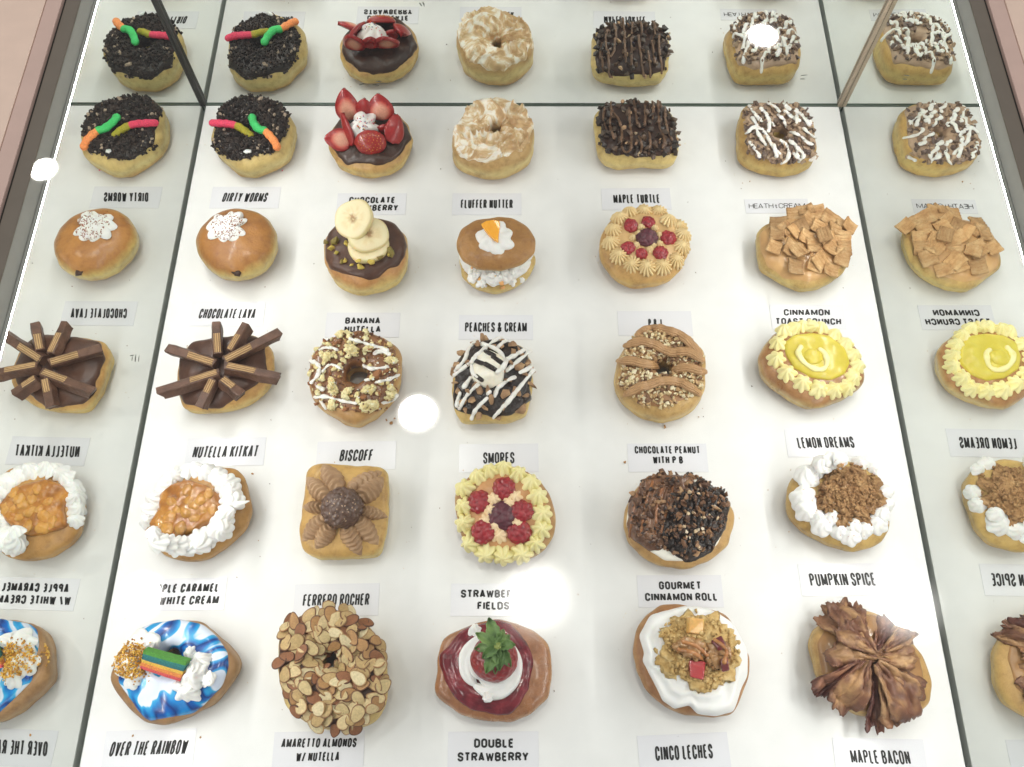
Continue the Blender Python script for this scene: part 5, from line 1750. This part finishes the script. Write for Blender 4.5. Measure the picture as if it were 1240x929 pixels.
def cinco():
    T = D('milk_crumble_donut', 'donut under a wide smooth cream spread with golden crumble and fruit cubes', (750, 715, 4.341),
          [(68, 330), (92, 202), (152, 105), (222, 62), (380, 70), (550, 115), (638, 222), (684, 350), (678, 450), (638, 560), (590, 658), (470, 678), (330, 658), (220, 600), (132, 520), (83, 420)], 0.033, S(178, 118, 74), S(206, 154, 104), S(170, 114, 70))

    def swirl(x, y, a, f):
        return 0.0012 * math.sin(f * 26 + a * 1.5) * f + 0.0012 * nz(x, y, 2, 60)
    icing(T, 'cream_spread', T.z([(102, 240), (150, 115), (350, 70), (480, 85), (598, 170), (662, 310), (668, 450), (630, 540), (592, 640), (500, 660), (405, 672), (368, 605), (290, 625), (222, 580), (172, 470), (117, 370), (130, 330)]), food('smooth_cream', [S(232, 231, 229), S(239, 238, 236)], 60, 0.35, 0.1, 90, sss=0.12), 0.0065, None, 0.001, 40, 0.0008, 40, 40, 160, swirl)
    mc = food('golden_crumble', [S(184, 146, 84), S(208, 174, 112), S(226, 200, 146)], 140, 0.75, 0.8, 420, bdist=0.002)
    l, n = pk(T, 420, 315)
    blob(T, 'crumble_mound', l - n * 0.002, Vector((0, 0, 1)), 0.034, 0.032, 0.008, mc, 0.3, 0.35, 3, n=90, m=26, fn=lambda d: 0.1 * noise.noise(d * 10))
    pts, _ = scatter(T, T.z([(205, 240), (250, 160), (330, 140), (420, 100), (520, 160), (590, 220), (630, 290), (620, 390), (560, 440), (510, 530), (420, 520), (340, 460), (270, 430), (260, 350), (240, 280)]), 300, 28)
    rn = random.Random(3)
    its = []
    for l, n in pts:
        s = rn.uniform(0.001, 0.0034)
        its.append((l + n * s * 0.3, (s, s * .9, s * .8)))
    chunks(T, 'crumble', its, mc, 3, 'stuff', smooth=True)
    for i, pl in enumerate([[(270, 290), (330, 250), (450, 275), (470, 330), (400, 370), (320, 340)], [(470, 290), (560, 265), (585, 320), (570, 390), (500, 425), (450, 370)]]):
        icing(T, 'caramel_glaze', T.z(pl), food('amber_glaze', [S(140, 100, 60), S(170, 126, 78), S(186, 146, 100)], 60, 0.15, 0.3, 130, 0.8), 0.005, None, 0.0016, 120)
    for x, y, sx, sy, sp, cols in [(395, 188, .0145, .0095, -.15, lin(222, 172, 96)), (405, 418, .0135, .009, -.1, lin(176, 58, 60)), (525, 285, .0095, .0065, .4, lin(108, 36, 42)), (552, 392, .006, .007, 0.1, lin(110, 44, 44))]:
        l, n = pk(T, x, y)
        u, v, w = frame_of(n, 1.0, sp)
        V = []
        C = []
        for i in range(2):
            for j in range(2):
                for k in range(2):
                    V.append(tuple(l + u * sx * (i - .5) * (0.9 + 0.2 * j) + v * sy * 1.6 * (j - .5) + w * (0.0055 * k - 0.001) + Vector((rn.uniform(-1, 1), rn.uniform(-1, 1), rn.uniform(-1, 1))) * 0.0013))
                    C.append(cols)
        F = [(0, 1, 3, 2), (4, 6, 7, 5), (0, 4, 5, 1), (2, 3, 7, 6), (0, 2, 6, 4), (1, 5, 7, 3)]
        o = T.add('fruit_cube', V, F, vcol_mat('fruit_cube', 0.2, 0.4, 300, 0.7, 0.2, 0.15), None, True, False, C)
        bv = o.modifiers.new('round', 'BEVEL')
        bv.width = 0.0014
        bv.segments = 3
    for line in ([(330, 270), (400, 290), (460, 340)], [(310, 310), (390, 330), (450, 370)], [(500, 260), (560, 310), (550, 380)]):
        drizzle(T, 'caramel_strand', T.z(line), 0.0018, M_caramel, 0.7, 0.3)


def bacon():
    T = D('bacon_strip_donut', 'donut covered by ruffled brown bacon strips meeting at its centre', (965, 720, 4.446),
          [(68, 260), (112, 175), (190, 95), (280, 68), (420, 92), (560, 172), (675, 330), (715, 480), (690, 590), (560, 688), (430, 688), (300, 650), (180, 560), (92, 420)], 0.034, S(206, 156, 98), S(220, 176, 112), S(206, 156, 90))
    m, nt, b, L = new_mat('bacon')
    a = nt.nodes.new('ShaderNodeAttribute')
    a.attribute_name = 'Col'
    c = coords(nt)
    n = noise_node(nt, c, 55, 5, 0.65, 0.8)
    mt = ramp(nt, n.outputs['Fac'], [(0.3, (0.5, 0.42, 0.40, 1)), (0.5, (0.9, 0.86, 0.82, 1)), (0.66, (1.15, 1.12, 1.02, 1))])
    mul = nt.nodes.new('ShaderNodeMix')
    mul.data_type = 'RGBA'
    mul.blend_type = 'MULTIPLY'
    mul.inputs['Factor'].default_value = 1
    L.new(a.outputs['Color'], mul.inputs['A'])
    L.new(mt, mul.inputs['B'])
    L.new(mul.outputs['Result'], b.inputs['Base Color'])
    b.inputs['Roughness'].default_value = 0.48
    b.inputs['Coat Weight'].default_value = 0.08
    b.inputs['Coat Roughness'].default_value = 0.2
    n2 = noise_node(nt, c, 170, 6, 0.65)
    bump(nt, b, n2.outputs['Fac'], 0.7, 0.002)
    icing(T, 'maple_glaze', T.z([(100, 260), (200, 110), (420, 100), (560, 180), (660, 340), (690, 500), (560, 660), (300, 630), (130, 430)]), food('maple_glaze', [S(142, 102, 62), S(164, 122, 76)], 50, 0.3, 0.3, coat=0.3), 0.0015)
    ctr = (392, 352)
    # (mid-tip x, y, half width in degrees, tone)
    strips = [((150, 85), 20, 0), ((285, 52), 24, 1), ((130, 265), 26, 1), ((215, 180), 26, 1), ((520, 135), 20, 2), ((625, 195), 18, 1), ((150, 530), 12, 2), ((265, 640), 24, 1), ((330, 560), 20, 2), ((455, 715), 13, 2), ((560, 680), 22, 0), ((650, 640), 22, 1), ((705, 480), 24, 1), ((660, 350), 22, 0)]
    tones = [(lin(138, 96, 66), lin(188, 152, 110)), (lin(112, 72, 52), lin(172, 134, 94)), (lin(90, 48, 40), lin(140, 96, 72))]
    rn = random.Random(44)
    C0 = at(*T.z([ctr])[0], T.h + 0.004)
    for i, (tip, hw, tn) in enumerate(strips):
        ang = math.atan2(tip[1] - ctr[1], tip[0] - ctr[0])
        rad = math.hypot(tip[0] - ctr[0], tip[1] - ctr[1])
        hwr = math.radians(hw)
        ph, fr = rn.uniform(0, 6), rn.uniform(2.2, 3.6)
        lift = 0.002 + 0.0042 * ((i * 5) % 4) * 0.8
        nt_, ns_ = 30, 26
        G = {}

        cj = (ctr[0] + rn.uniform(-36, 36), ctr[1] + rn.uniform(-34, 34))

        def top(t, s, ang=ang, rad=rad, hwr=hwr, ph=ph, fr=fr, lift=lift, i=i, ctr=cj):
            q = (s - 0.5) * 2
            fan = 0.35 + 0.65 * t
            a_ = ang + hwr * q * (1.15 - 0.25 * t)
            wob = 0.05 * noise.noise(Vector((t * 3, q * 2, i * 5.1)))
            rr = rad * (0.10 + 0.90 * t) * (1 - 0.10 * q * q * t + (0.16 * noise.noise(Vector((q * 2.6, i * 3.3, 0))) + 0.09 * noise.noise(Vector((q * 8, i, 2)))) * t)
            x, y = ctr[0] + rr * math.cos(a_ + wob), ctr[1] + rr * math.sin(a_ + wob)
            w = at(*T.z([(x, y)])[0], T.h + 0.004)
            loc, nor = T0(w.x, w.y)
            z = max(loc.z, T.h * 0.55) + lift + 0.0034 * math.sin(q * fr * 0.9 + ph + t * 2.4) * (0.4 + t * 0.6) + 0.0042 * noise.noise(Vector((t * 4, q * 3, i * 2.2))) + 0.0015 * noise.noise(Vector((t * 11, q * 8, i * 2.2))) + 0.004 * (1 - t) ** 2
            return Vector((w.x, w.y, z))

        base = T.tree() if i == 0 else base

        def T0(x, y, base=base):
            loc, nor, _, _ = base.ray_cast(Vector((x, y, 0.25)), Vector((0, 0, -1)))
            if loc is None:
                return Vector((x, y, T.h * 0.55)), Vector((0, 0, 1))
            return loc, nor

        def cols(t, s, tn=tn, i=i):
            a_, b_ = tones[tn]
            k = 0.5 + 0.5 * math.sin((s - 0.5) * 7 + 1.5 * noise.noise(Vector((t * 3, s * 2, i))) + i)
            k = min(1, max(0, k ** 2 * 1.1 + 0.9 * noise.noise(Vector((t * 7, s * 6, i * 1.7))))) * (1.0 if t < 0.9 else 0.25)
            return tuple(a_[j] + (b_[j] - a_[j]) * k for j in range(3))
        slab(T, 'bacon_strip', top, nt_, ns_, 0.0018, m, cols)


rainbow()
almonds()
double_strawberry()
cinco()
bacon()

# ================================================================== name labels on the shelf
M_card = plain('clear_label', S(225, 225, 230), 0.2, 0, 0.0, 60, 0.5)
M_ink = plain('black_ink', S(22, 21, 22), 0.5)
M_pen = plain('black_marker', S(50, 48, 48), 0.6)


# condensed block capitals drawn as strokes in a cell 1 wide, 2 high
def arc(cx, cy, rx, ry, a0, a1, n=7):
    return [(cx + rx * math.cos(math.radians(a0 + (a1 - a0) * i / n)), cy + ry * math.sin(math.radians(a0 + (a1 - a0) * i / n))) for i in range(n + 1)]


_U = [(1, 2), (1, .45)] + arc(.5, .45, .5, .45, 0, -180) + [(0, 2)]
_O = [(0, .5), (0, 1.5)] + arc(.5, 1.5, .5, .5, 180, 0) + [(1, .5)] + arc(.5, .5, .5, .5, 0, -180)
_P = [(0, 1.98)] + [(.5, 1.98)] + arc(.5, 1.5, .5, .48, 90, -90) + [(0, 1.02)]
_Cc = [(1, 1.35), (1, 1.5)] + arc(.5, 1.5, .5, .5, 0, 180) + [(0, .5)] + arc(.5, .5, .5, .5, 180, 360) + [(1, .65)]
GLYPH = {
    'A': (1.05, [[(-.02, 0), (.5, 2), (1.02, 0)], [(.2, .52), (.8, .52)]]), 'B': (1, [[(0, 0), (0, 2)], [(0, 1.98), (.45, 1.98)] + arc(.45, 1.52, .47, .46, 90, -90) + [(0, 1.06)], [(.45, 1.06)] + arc(.45, .54, .55, .52, 90, -90) + [(0, .02)]]),
    'C': (1, [_Cc]), 'D': (1, [[(0, 0), (0, 2)], [(0, 1.98), (.4, 1.98)] + arc(.4, 1.4, .6, .58, 90, 0) + arc(.4, .6, .6, .58, 0, -90) + [(0, .02)]]),
    'E': (.8, [[(0, 0), (0, 2)], [(0, 1.98), (.8, 1.98)], [(0, 1.04), (.7, 1.04)], [(0, .02), (.8, .02)]]), 'F': (.8, [[(0, 0), (0, 2)], [(0, 1.98), (.8, 1.98)], [(0, 1.04), (.7, 1.04)]]),
    'G': (1, [_Cc[:-1] + [(1, .95), (.52, .95)]]), 'H': (1, [[(0, 0), (0, 2)], [(1, 0), (1, 2)], [(0, 1.04), (1, 1.04)]]), 'I': (.0, [[(0, 0), (0, 2)]]),
    'J': (.8, [[(.8, 2), (.8, .45)] + arc(.4, .45, .4, .45, 0, -180) + [(0, .65)]]), 'K': (1, [[(0, 0), (0, 2)], [(1, 2), (.05, .85)], [(.34, 1.2), (1.02, 0)]]), 'L': (.75, [[(0, 2), (0, 0)], [(0, .02), (.75, .02)]]),
    'M': (1.4, [[(0, 0), (0, 2)], [(.02, 1.95), (.7, .25), (1.38, 1.95)], [(1.4, 2), (1.4, 0)]]), 'N': (1.05, [[(0, 0), (0, 2)], [(.02, 1.9), (1.03, .1)], [(1.05, 0), (1.05, 2)]]),
    'O': (1, [_O]), 'P': (1, [[(0, 0), (0, 2)], _P]), 'R': (1, [[(0, 0), (0, 2)], _P, [(.5, 1.02), (1.02, 0)]]),
    'S': (.95, [[(.95, 1.4), (.95, 1.55)] + arc(.48, 1.55, .47, .45, 0, 180) + [(.02, 1.4), (.1, 1.2), (.86, .8), (.95, .55)] + arc(.48, .45, .47, .45, 0, -180) + [(0, .6)]]),
    'T': (.95, [[(.475, 0), (.475, 1.98)], [(-.02, 1.98), (.97, 1.98)]]), 'U': (1, [_U]), 'V': (1, [[(-.02, 2), (.5, 0), (1.02, 2)]]), 'W': (1.5, [[(-.02, 2), (.36, 0), (.75, 1.7), (1.14, 0), (1.52, 2)]]),
    'Y': (1, [[(-.04, 2), (.5, .95), (1.04, 2)], [(.5, 0), (.5, 1)]]), '/': (.7, [[(0, -.1), (.7, 2.1)]]), '+': (.5, [[(.25, .0), (.25, 1.7)], [(0, 1.0), (.5, 1.0)], [(.25, 0.05), (.5, .25)]]),
    '&': (1.15, [[(1.15, 0), (.2, 1.35), (.18, 1.65)] + arc(.48, 1.68, .3, .3, 180, 0) + [(.74, 1.45), (.1, .8), (0, .45)] + arc(.45, .45, .45, .45, 180, 330) + [(1.1, .95)]]),
}


def stroke(pts, w, V, F):
    # sharp corners are cut into separate strokes that overlap a little
    for i in range(1, len(pts) - 1):
        a = Vector((pts[i][0] - pts[i - 1][0], pts[i][1] - pts[i - 1][1]))
        b_ = Vector((pts[i + 1][0] - pts[i][0], pts[i + 1][1] - pts[i][1]))
        if a.length > 1e-6 and b_.length > 1e-6 and a.angle(b_) > 0.9:
            e0 = a.normalized() * w * 0.3
            e1 = b_.normalized() * w * 0.3
            stroke(list(pts[:i]) + [(pts[i][0] + e0.x, pts[i][1] + e0.y)], w, V, F)
            stroke([(pts[i][0] - e1.x, pts[i][1] - e1.y)] + list(pts[i + 1:]), w, V, F)
            return
    n = len(pts)
    nn = []
    for i in range(n):
        a, b_ = pts[max(0, i - 1)], pts[min(n - 1, i + 1)]
        d0 = Vector((pts[i][0] - a[0], pts[i][1] - a[1])) if i > 0 else None
        d1 = Vector((b_[0] - pts[i][0], b_[1] - pts[i][1])) if i < n - 1 else None
        ds = [d.normalized() for d in (d0, d1) if d is not None and d.length > 1e-6]
        if not ds:
            ds = [Vector((1, 0))]
        t = sum(ds, Vector((0, 0)))
        t = t.normalized() if t.length > 1e-3 else ds[0]
        m = Vector((-t.y, t.x))
        c = max(0.45, m.dot(Vector((-ds[0].y, ds[0].x))))
        nn.append(m * (w / 2 / c))
    o = len(V)
    for p, m in zip(pts, nn):
        V.append((p[0] + m.x, p[1] + m.y))
        V.append((p[0] - m.x, p[1] - m.y))
    for i in range(n - 1):
        a = o + 2 * i
        F.append((a, a + 1, a + 3, a + 2))


def text_mesh(s, L, R, hpx, shear, bold, z):
    """one line of lettering between two photo points, flat on the shelf"""
    V2, F = [], []
    A, B = at(*L, z), at(*R, z)
    ax = (B - A)
    wd = ax.length
    ax.normalize()
    up = Vector((-ax.y, ax.x, 0))
    m = ((L[0] + R[0]) / 2, (L[1] + R[1]) / 2)
    H = (at(m[0], m[1] - hpx / 2, z) - at(m[0], m[1] + hpx / 2, z)).length
    WU = wd / (H / 2)
    sw = bold
    ws = [GLYPH[c][0] for c in s if c != ' ']
    nsp = s.count(' ')
    while True:
        gap, sp = 0.42 * sw, 1.25 * sw
        k = (WU - len(ws) * (sw + gap) + gap - nsp * sp) / sum(ws)
        if k > 0.52 or sw < 0.29:
            break
        sw *= 0.95
    x = sw / 2
    for ch in s:
        if ch == ' ':
            x += sp
            continue
        w1, strokes = GLYPH[ch]
        iy = 1 - sw / 2
        for st in strokes:
            stroke([(x + p[0] * k, sw / 2 + p[1] * iy) for p in st], sw * (0.85 if ch in 'MNW' and len(st) > 2 else 1), V2, F)
        x += w1 * k + sw + gap
    x0, x1 = min(v[0] for v in V2), max(v[0] for v in V2)
    V = []
    for v in V2:
        y = v[1] / 2 - 0.5
        p = A + ax * (wd * (v[0] - x0) / (x1 - x0) + shear * H * y) + up * H * y
        V.append((p.x, p.y, z))
    return V, F, (A + B) / 2, ax


def name_card(label, lines, shear=0.0, bold=0.46, dx=0, dy=0, w=0.082, h=0.031, pen=False):
    Vs, Fs = [], []
    cs = []
    for s, L, R, hp in lines:
        V, F, c, ax = text_mesh(s, L, R, hp, shear, bold, 0.00075)
        k = len(Vs)
        Vs += V
        Fs += [tuple(i + k for i in f) for f in F]
        cs.append(c)
    c = sum(cs, Vector()) / len(cs)
    c.z = 0
    up = Vector((-ax.y, ax.x, 0))
    cc = c + ax * dx + up * dy
    root = empty('name_label', cc, label, 'label', 'name labels of the donuts')
    me = bpy.data.meshes.new('sticker')
    bm = bmesh.new()
    vs = []
    for x, y in ((-w / 2, -h / 2), (w / 2, -h / 2), (w / 2, h / 2), (-w / 2, h / 2)):
        p = ax * x + up * y
        vs.append((p.x, p.y))
    lo = [bm.verts.new((x, y, 0.0001)) for x, y in vs]
    hi = [bm.verts.new((x, y, 0.0005)) for x, y in vs]
    bm.faces.new(lo[::-1])
    bm.faces.new(hi)
    for i in range(4):
        bm.faces.new((lo[i], lo[(i + 1) % 4], hi[(i + 1) % 4], hi[i]))
    bm.to_mesh(me)
    bm.free()
    me.materials.append(M_card)
    st = bpy.data.objects.new('sticker', me)
    link(st, root)
    mesh_obj('lettering', [(v[0] - cc.x, v[1] - cc.y, v[2]) for v in Vs], Fs, M_pen if pen else M_ink, root, False)
    return root


name_card('clear label lettered DIRTY WORMS in front of the cookie crumb donut', [('DIRTY WORMS', (270, 239), (324, 239), 11.5)], 0.15)
name_card('clear label lettered CHOCOLATE STRAWBERRY half behind the banana slices', [('CHOCOLATE', (422.7, 242.3), (477.5, 242.3), 7.8), ('STRAWBERRY', (416.5, 251.7), (482, 251.7), 7.8)], 0.05)
name_card('clear label lettered FLUFFER NUTTER in front of the marshmallow swirl donut', [('FLUFFER NUTTER', (558, 247), (621, 247), 11)])
name_card('clear label lettered MAPLE TURTLE in front of the chocolate chunk square', [('MAPLE TURTLE', (742.7, 241), (798, 240.5), 11)])
name_card('handwritten label reading HEATH and CREAM behind the cereal square donut', [('HEATH + CREAM', (906.7, 249.6), (975, 249), 6)], 0.05, w=0.075, h=0.02, pen=True, bold=0.24)
name_card('clear label lettered CHOCOLATE LAVA below the round filled donut', [('CHOCOLATE LAVA', (241.5, 379.8), (309.5, 379.8), 12)], 0.12)
name_card('clear label lettered BANANA NUTELLA half behind the cake crumb donut'.replace(' NUTELLA', ''), [('BANANA', (418, 388.3), (460.5, 388.3), 8), ('NUTELLA', (417, 398.6), (461, 398.6), 8)])
name_card('clear label lettered PEACHES & CREAM behind the marshmallow square donut', [('PEACHES & CREAM', (563, 396.2), (638, 396.2), 12)])
name_card('clear label lettered P B J half hidden behind the chopped peanut donut', [('P B J', (785, 391.5), (801.5, 391.5), 11)])
name_card('clear label lettered CINNAMON TOAST above the lemon curd donut', [('CINNAMON', (949, 378.3), (1005, 378.3), 8), ('TOAST CRUNCH', (940, 389), (1018.6, 389.5), 8)], 0.08)
name_card('clear label below the wafer bar donut, touching the apple donut', [('NUTELLA KITKAT', (234, 547.5), (311.7, 546.3), 14.5)], 0.12)
name_card('clear label of one word below the cake crumb donut, behind the square hazelnut donut', [('BISCOFF', (411.8, 551.6), (450.6, 551.2), 14.5)], 0.12)
name_card('clear label lettered SMORES between marshmallow square and buttercream berry donut', [('SMORES', (585, 554.7), (623, 554.3), 14)])
name_card('clear label lettered CHOCOLATE PEANUT WITH P B above the cinnamon roll', [('CHOCOLATE PEANUT', (768.5, 544.8), (846.7, 544.8), 9.3), ('WITH P B', (790.6, 557), (827, 557), 9.3)], dy=-0.003)
name_card('clear label lettered LEMON DREAMS in front of the lemon curd donut', [('LEMON DREAMS', (965.5, 536.3), (1034, 535.5), 14)], -0.05)
name_card('clear label lettered APPLE CARAMEL W/ WHITE CREAM above the blue donut', [('APPLE CARAMEL', (183, 713), (264, 711.5), 11), ('W/ WHITE CREAM', (175, 728), (265, 726.3), 11)], 0.08)
name_card('clear label behind the almond flake donut, in front of the square hazelnut donut', [('FERRERO ROCHER', (367, 727), (447.4, 725.8), 15)], 0.04)
name_card('clear label lettered STRAWBERRY FIELDS partly under a white light reflection', [('STRAWBERRY', (558, 719), (636, 719), 10), ('FIELDS', (578, 733.5), (617, 733.5), 10)])
name_card('clear label lettered GOURMET CINNAMON ROLL above the milk crumble donut', [('GOURMET', (797.8, 709), (848, 709), 10), ('CINNAMON ROLL', (781, 723), (867.7, 722.7), 10)])
name_card('clear label lettered PUMPKIN SPICE in front of the spiced crumb donut', [('PUMPKIN SPICE', (980.4, 702.3), (1058.7, 701.3), 16)], -0.05)
name_card('clear label lettered OVER THE RAINBOW in front of the blue donut', [('OVER THE RAINBOW', (133.6, 907.3), (227, 904.3), 18)], 0.15)
name_card('clear label lettered AMARETTO ALMONDS in front of the almond flake donut', [('AMARETTO ALMONDS', (341, 900), (431.8, 899.3), 11.5), ('W/ NUTELLA', (358.7, 916.8), (411, 915.8), 11.5)], 0.08)
name_card('clear label lettered DOUBLE STRAWBERRY in front of the red jam donut', [('DOUBLE', (574, 900), (621, 900), 11.5), ('STRAWBERRY', (554, 916.7), (640, 916.2), 11.5)])
name_card('clear label lettered CINCO LECHES in front of the milk crumble donut', [('CINCO LECHES', (793.3, 912.7), (863, 909.5), 18)], 0.02)
name_card('clear label lettered MAPLE BACON in front of the bacon strip donut', [('MAPLE BACON', (1030, 916), (1101.8, 917.5), 17)], -0.05)

# ---------------------------------------------------------------- loose crumbs on the shelf
rn = random.Random(90)
M_loose = [plain('loose_crumb', S(176, 132, 84), 0.8), plain('loose_dark_crumb', S(70, 48, 38), 0.8), plain('loose_pink_crumb', S(226, 80, 120), 0.6)]
for i, (u, v, s, k) in enumerate([(342, 207, .0012, 2), (306, 574, .0016, 0), (243, 893, .0016, 0), (161, 891, .0015, 0), (474, 513, .0035, 0), (468, 509, .002, 0), (478, 507, .0018, 0), (805, 517, .0028, 0), (908, 220, .0014, 0), (899, 222, .0008, 0), (757, 560, .0024, 0), (701, 339, .0007, 1), (833, 245, .0007, 1), (1006, 450, .0008, 0), (700, 720, .0009, 0), (846, 505, .001, 0), (300, 200, .0008, 1)]):
    p = at(u, v, 0.0003)
    hv, hf = HULL[i % len(HULL)]
    M = rot_rand(rn) @ Matrix.Diagonal(Vector((s, s * .8, s * .6)))
    o = mesh_obj('crumb', [tuple(M @ q) for q in hv], hf, M_loose[k], None, False)
    o.location = p + Vector((0, 0, s * 0.4))
    o['label'] = ('tiny pink sugar crumb on the shelf beside the gummy worm donut', 'small brown pastry crumb lying loose on the white shelf', 'tiny dark speck of crumb on the white shelf')[{2: 0, 0: 1, 1: 2}[k]]
    o['category'] = 'crumb'
    o['group'] = 'loose crumbs on the shelf'
V, F, C = [], [], []
tints = [lin(176, 132, 84), lin(120, 84, 56), lin(70, 50, 40), lin(206, 170, 120), lin(226, 214, 190)]
spots = []
for t in ALL:
    R_ = max(math.hypot(p[0] - t.c.x, p[1] - t.c.y) for p in t.xy)
    for _ in range(rn.randint(3, 9)):
        a, r_ = rn.uniform(0, 2 * PI), R_ * rn.uniform(0.98, 1.25)
        spots.append((t.c.x + r_ * math.cos(a), t.c.y + r_ * math.sin(a), rn.uniform(0.00025, 0.0008)))
for _ in range(60):
    spots.append((rn.uniform(-0.38, 0.38), rn.uniform(-0.75, -0.02), rn.uniform(0.0002, 0.0005)))
for x, y, s in spots:
    hv, hf = HULL[rn.randrange(len(HULL))]
    M = rot_rand(rn) @ Matrix.Diagonal(Vector((s * 1.2, s, s * .7)))
    k = len(V)
    V += [tuple(Vector((x, y, s * 0.5)) + M @ q) for q in hv]
    F += [tuple(q + k for q in f) for f in hf]
    C += [tints[rn.randrange(5)]] * len(hv)
o = mesh_obj('fine_crumbs', V, F, vcol_mat('fine_crumb', 0.8, 0), None, False, C, 'stuff')
o['label'] = 'fine loose crumbs and dust sprinkled over the white shelf'
o['category'] = 'crumbs'
M_scuff = plain('grey_scuff', S(120, 126, 118), 0.7)


def scuff(pix, plane):
    """short smeared marks on a mirror's face; plane: 'x' (side, at -HW) or 'y' (back)"""
    V, F = [], []
    for u0, v0, u1, v1, w in pix:
        P = []
        for u, v in ((u0, v0), (u1, v1)):
            d = ray(u, v)
            t = ((-HW + 0.0003) - CAM_LOC.x) / d.x if plane == 'x' else (-0.0003 - CAM_LOC.y) / d.y
            P.append(CAM_LOC + d * t)
        ax = (P[1] - P[0]).normalized()
        nn = Vector((1, 0, 0)) if plane == 'x' else Vector((0, -1, 0))
        sd = ax.cross(nn) * w
        k = len(V)
        V += [tuple(P[0] - sd), tuple(P[0].lerp(P[1], .5) - sd * 1.6), tuple(P[1] - sd * .4), tuple(P[1] + sd * .4), tuple(P[0].lerp(P[1], .5) + sd), tuple(P[0] + sd)]
        F.append(tuple(range(k, k + 6)))
    c = case.location
    mesh_obj('scuff_mark', V, F, M_scuff, case, False)


scuff([(158, 431, 163, 430, .0004), (160, 437, 161, 431, .0004), (164, 438, 165, 429, .0005), (168, 438, 169, 430, .0004)], 'x')
scuff([(435, 103, 441, 102, .0005), (451, 103, 459, 104, .0005), (455, 99, 462, 99, .0004)], 'y')
scuff([(508, 4, 511, 8, .0005), (512, 3, 514, 8, .0005)], 'y')
scuff([(970, 92, 978, 91, .0003), (969, 96, 975, 96, .0003)], 'y')
print('objects', len(bpy.data.objects))
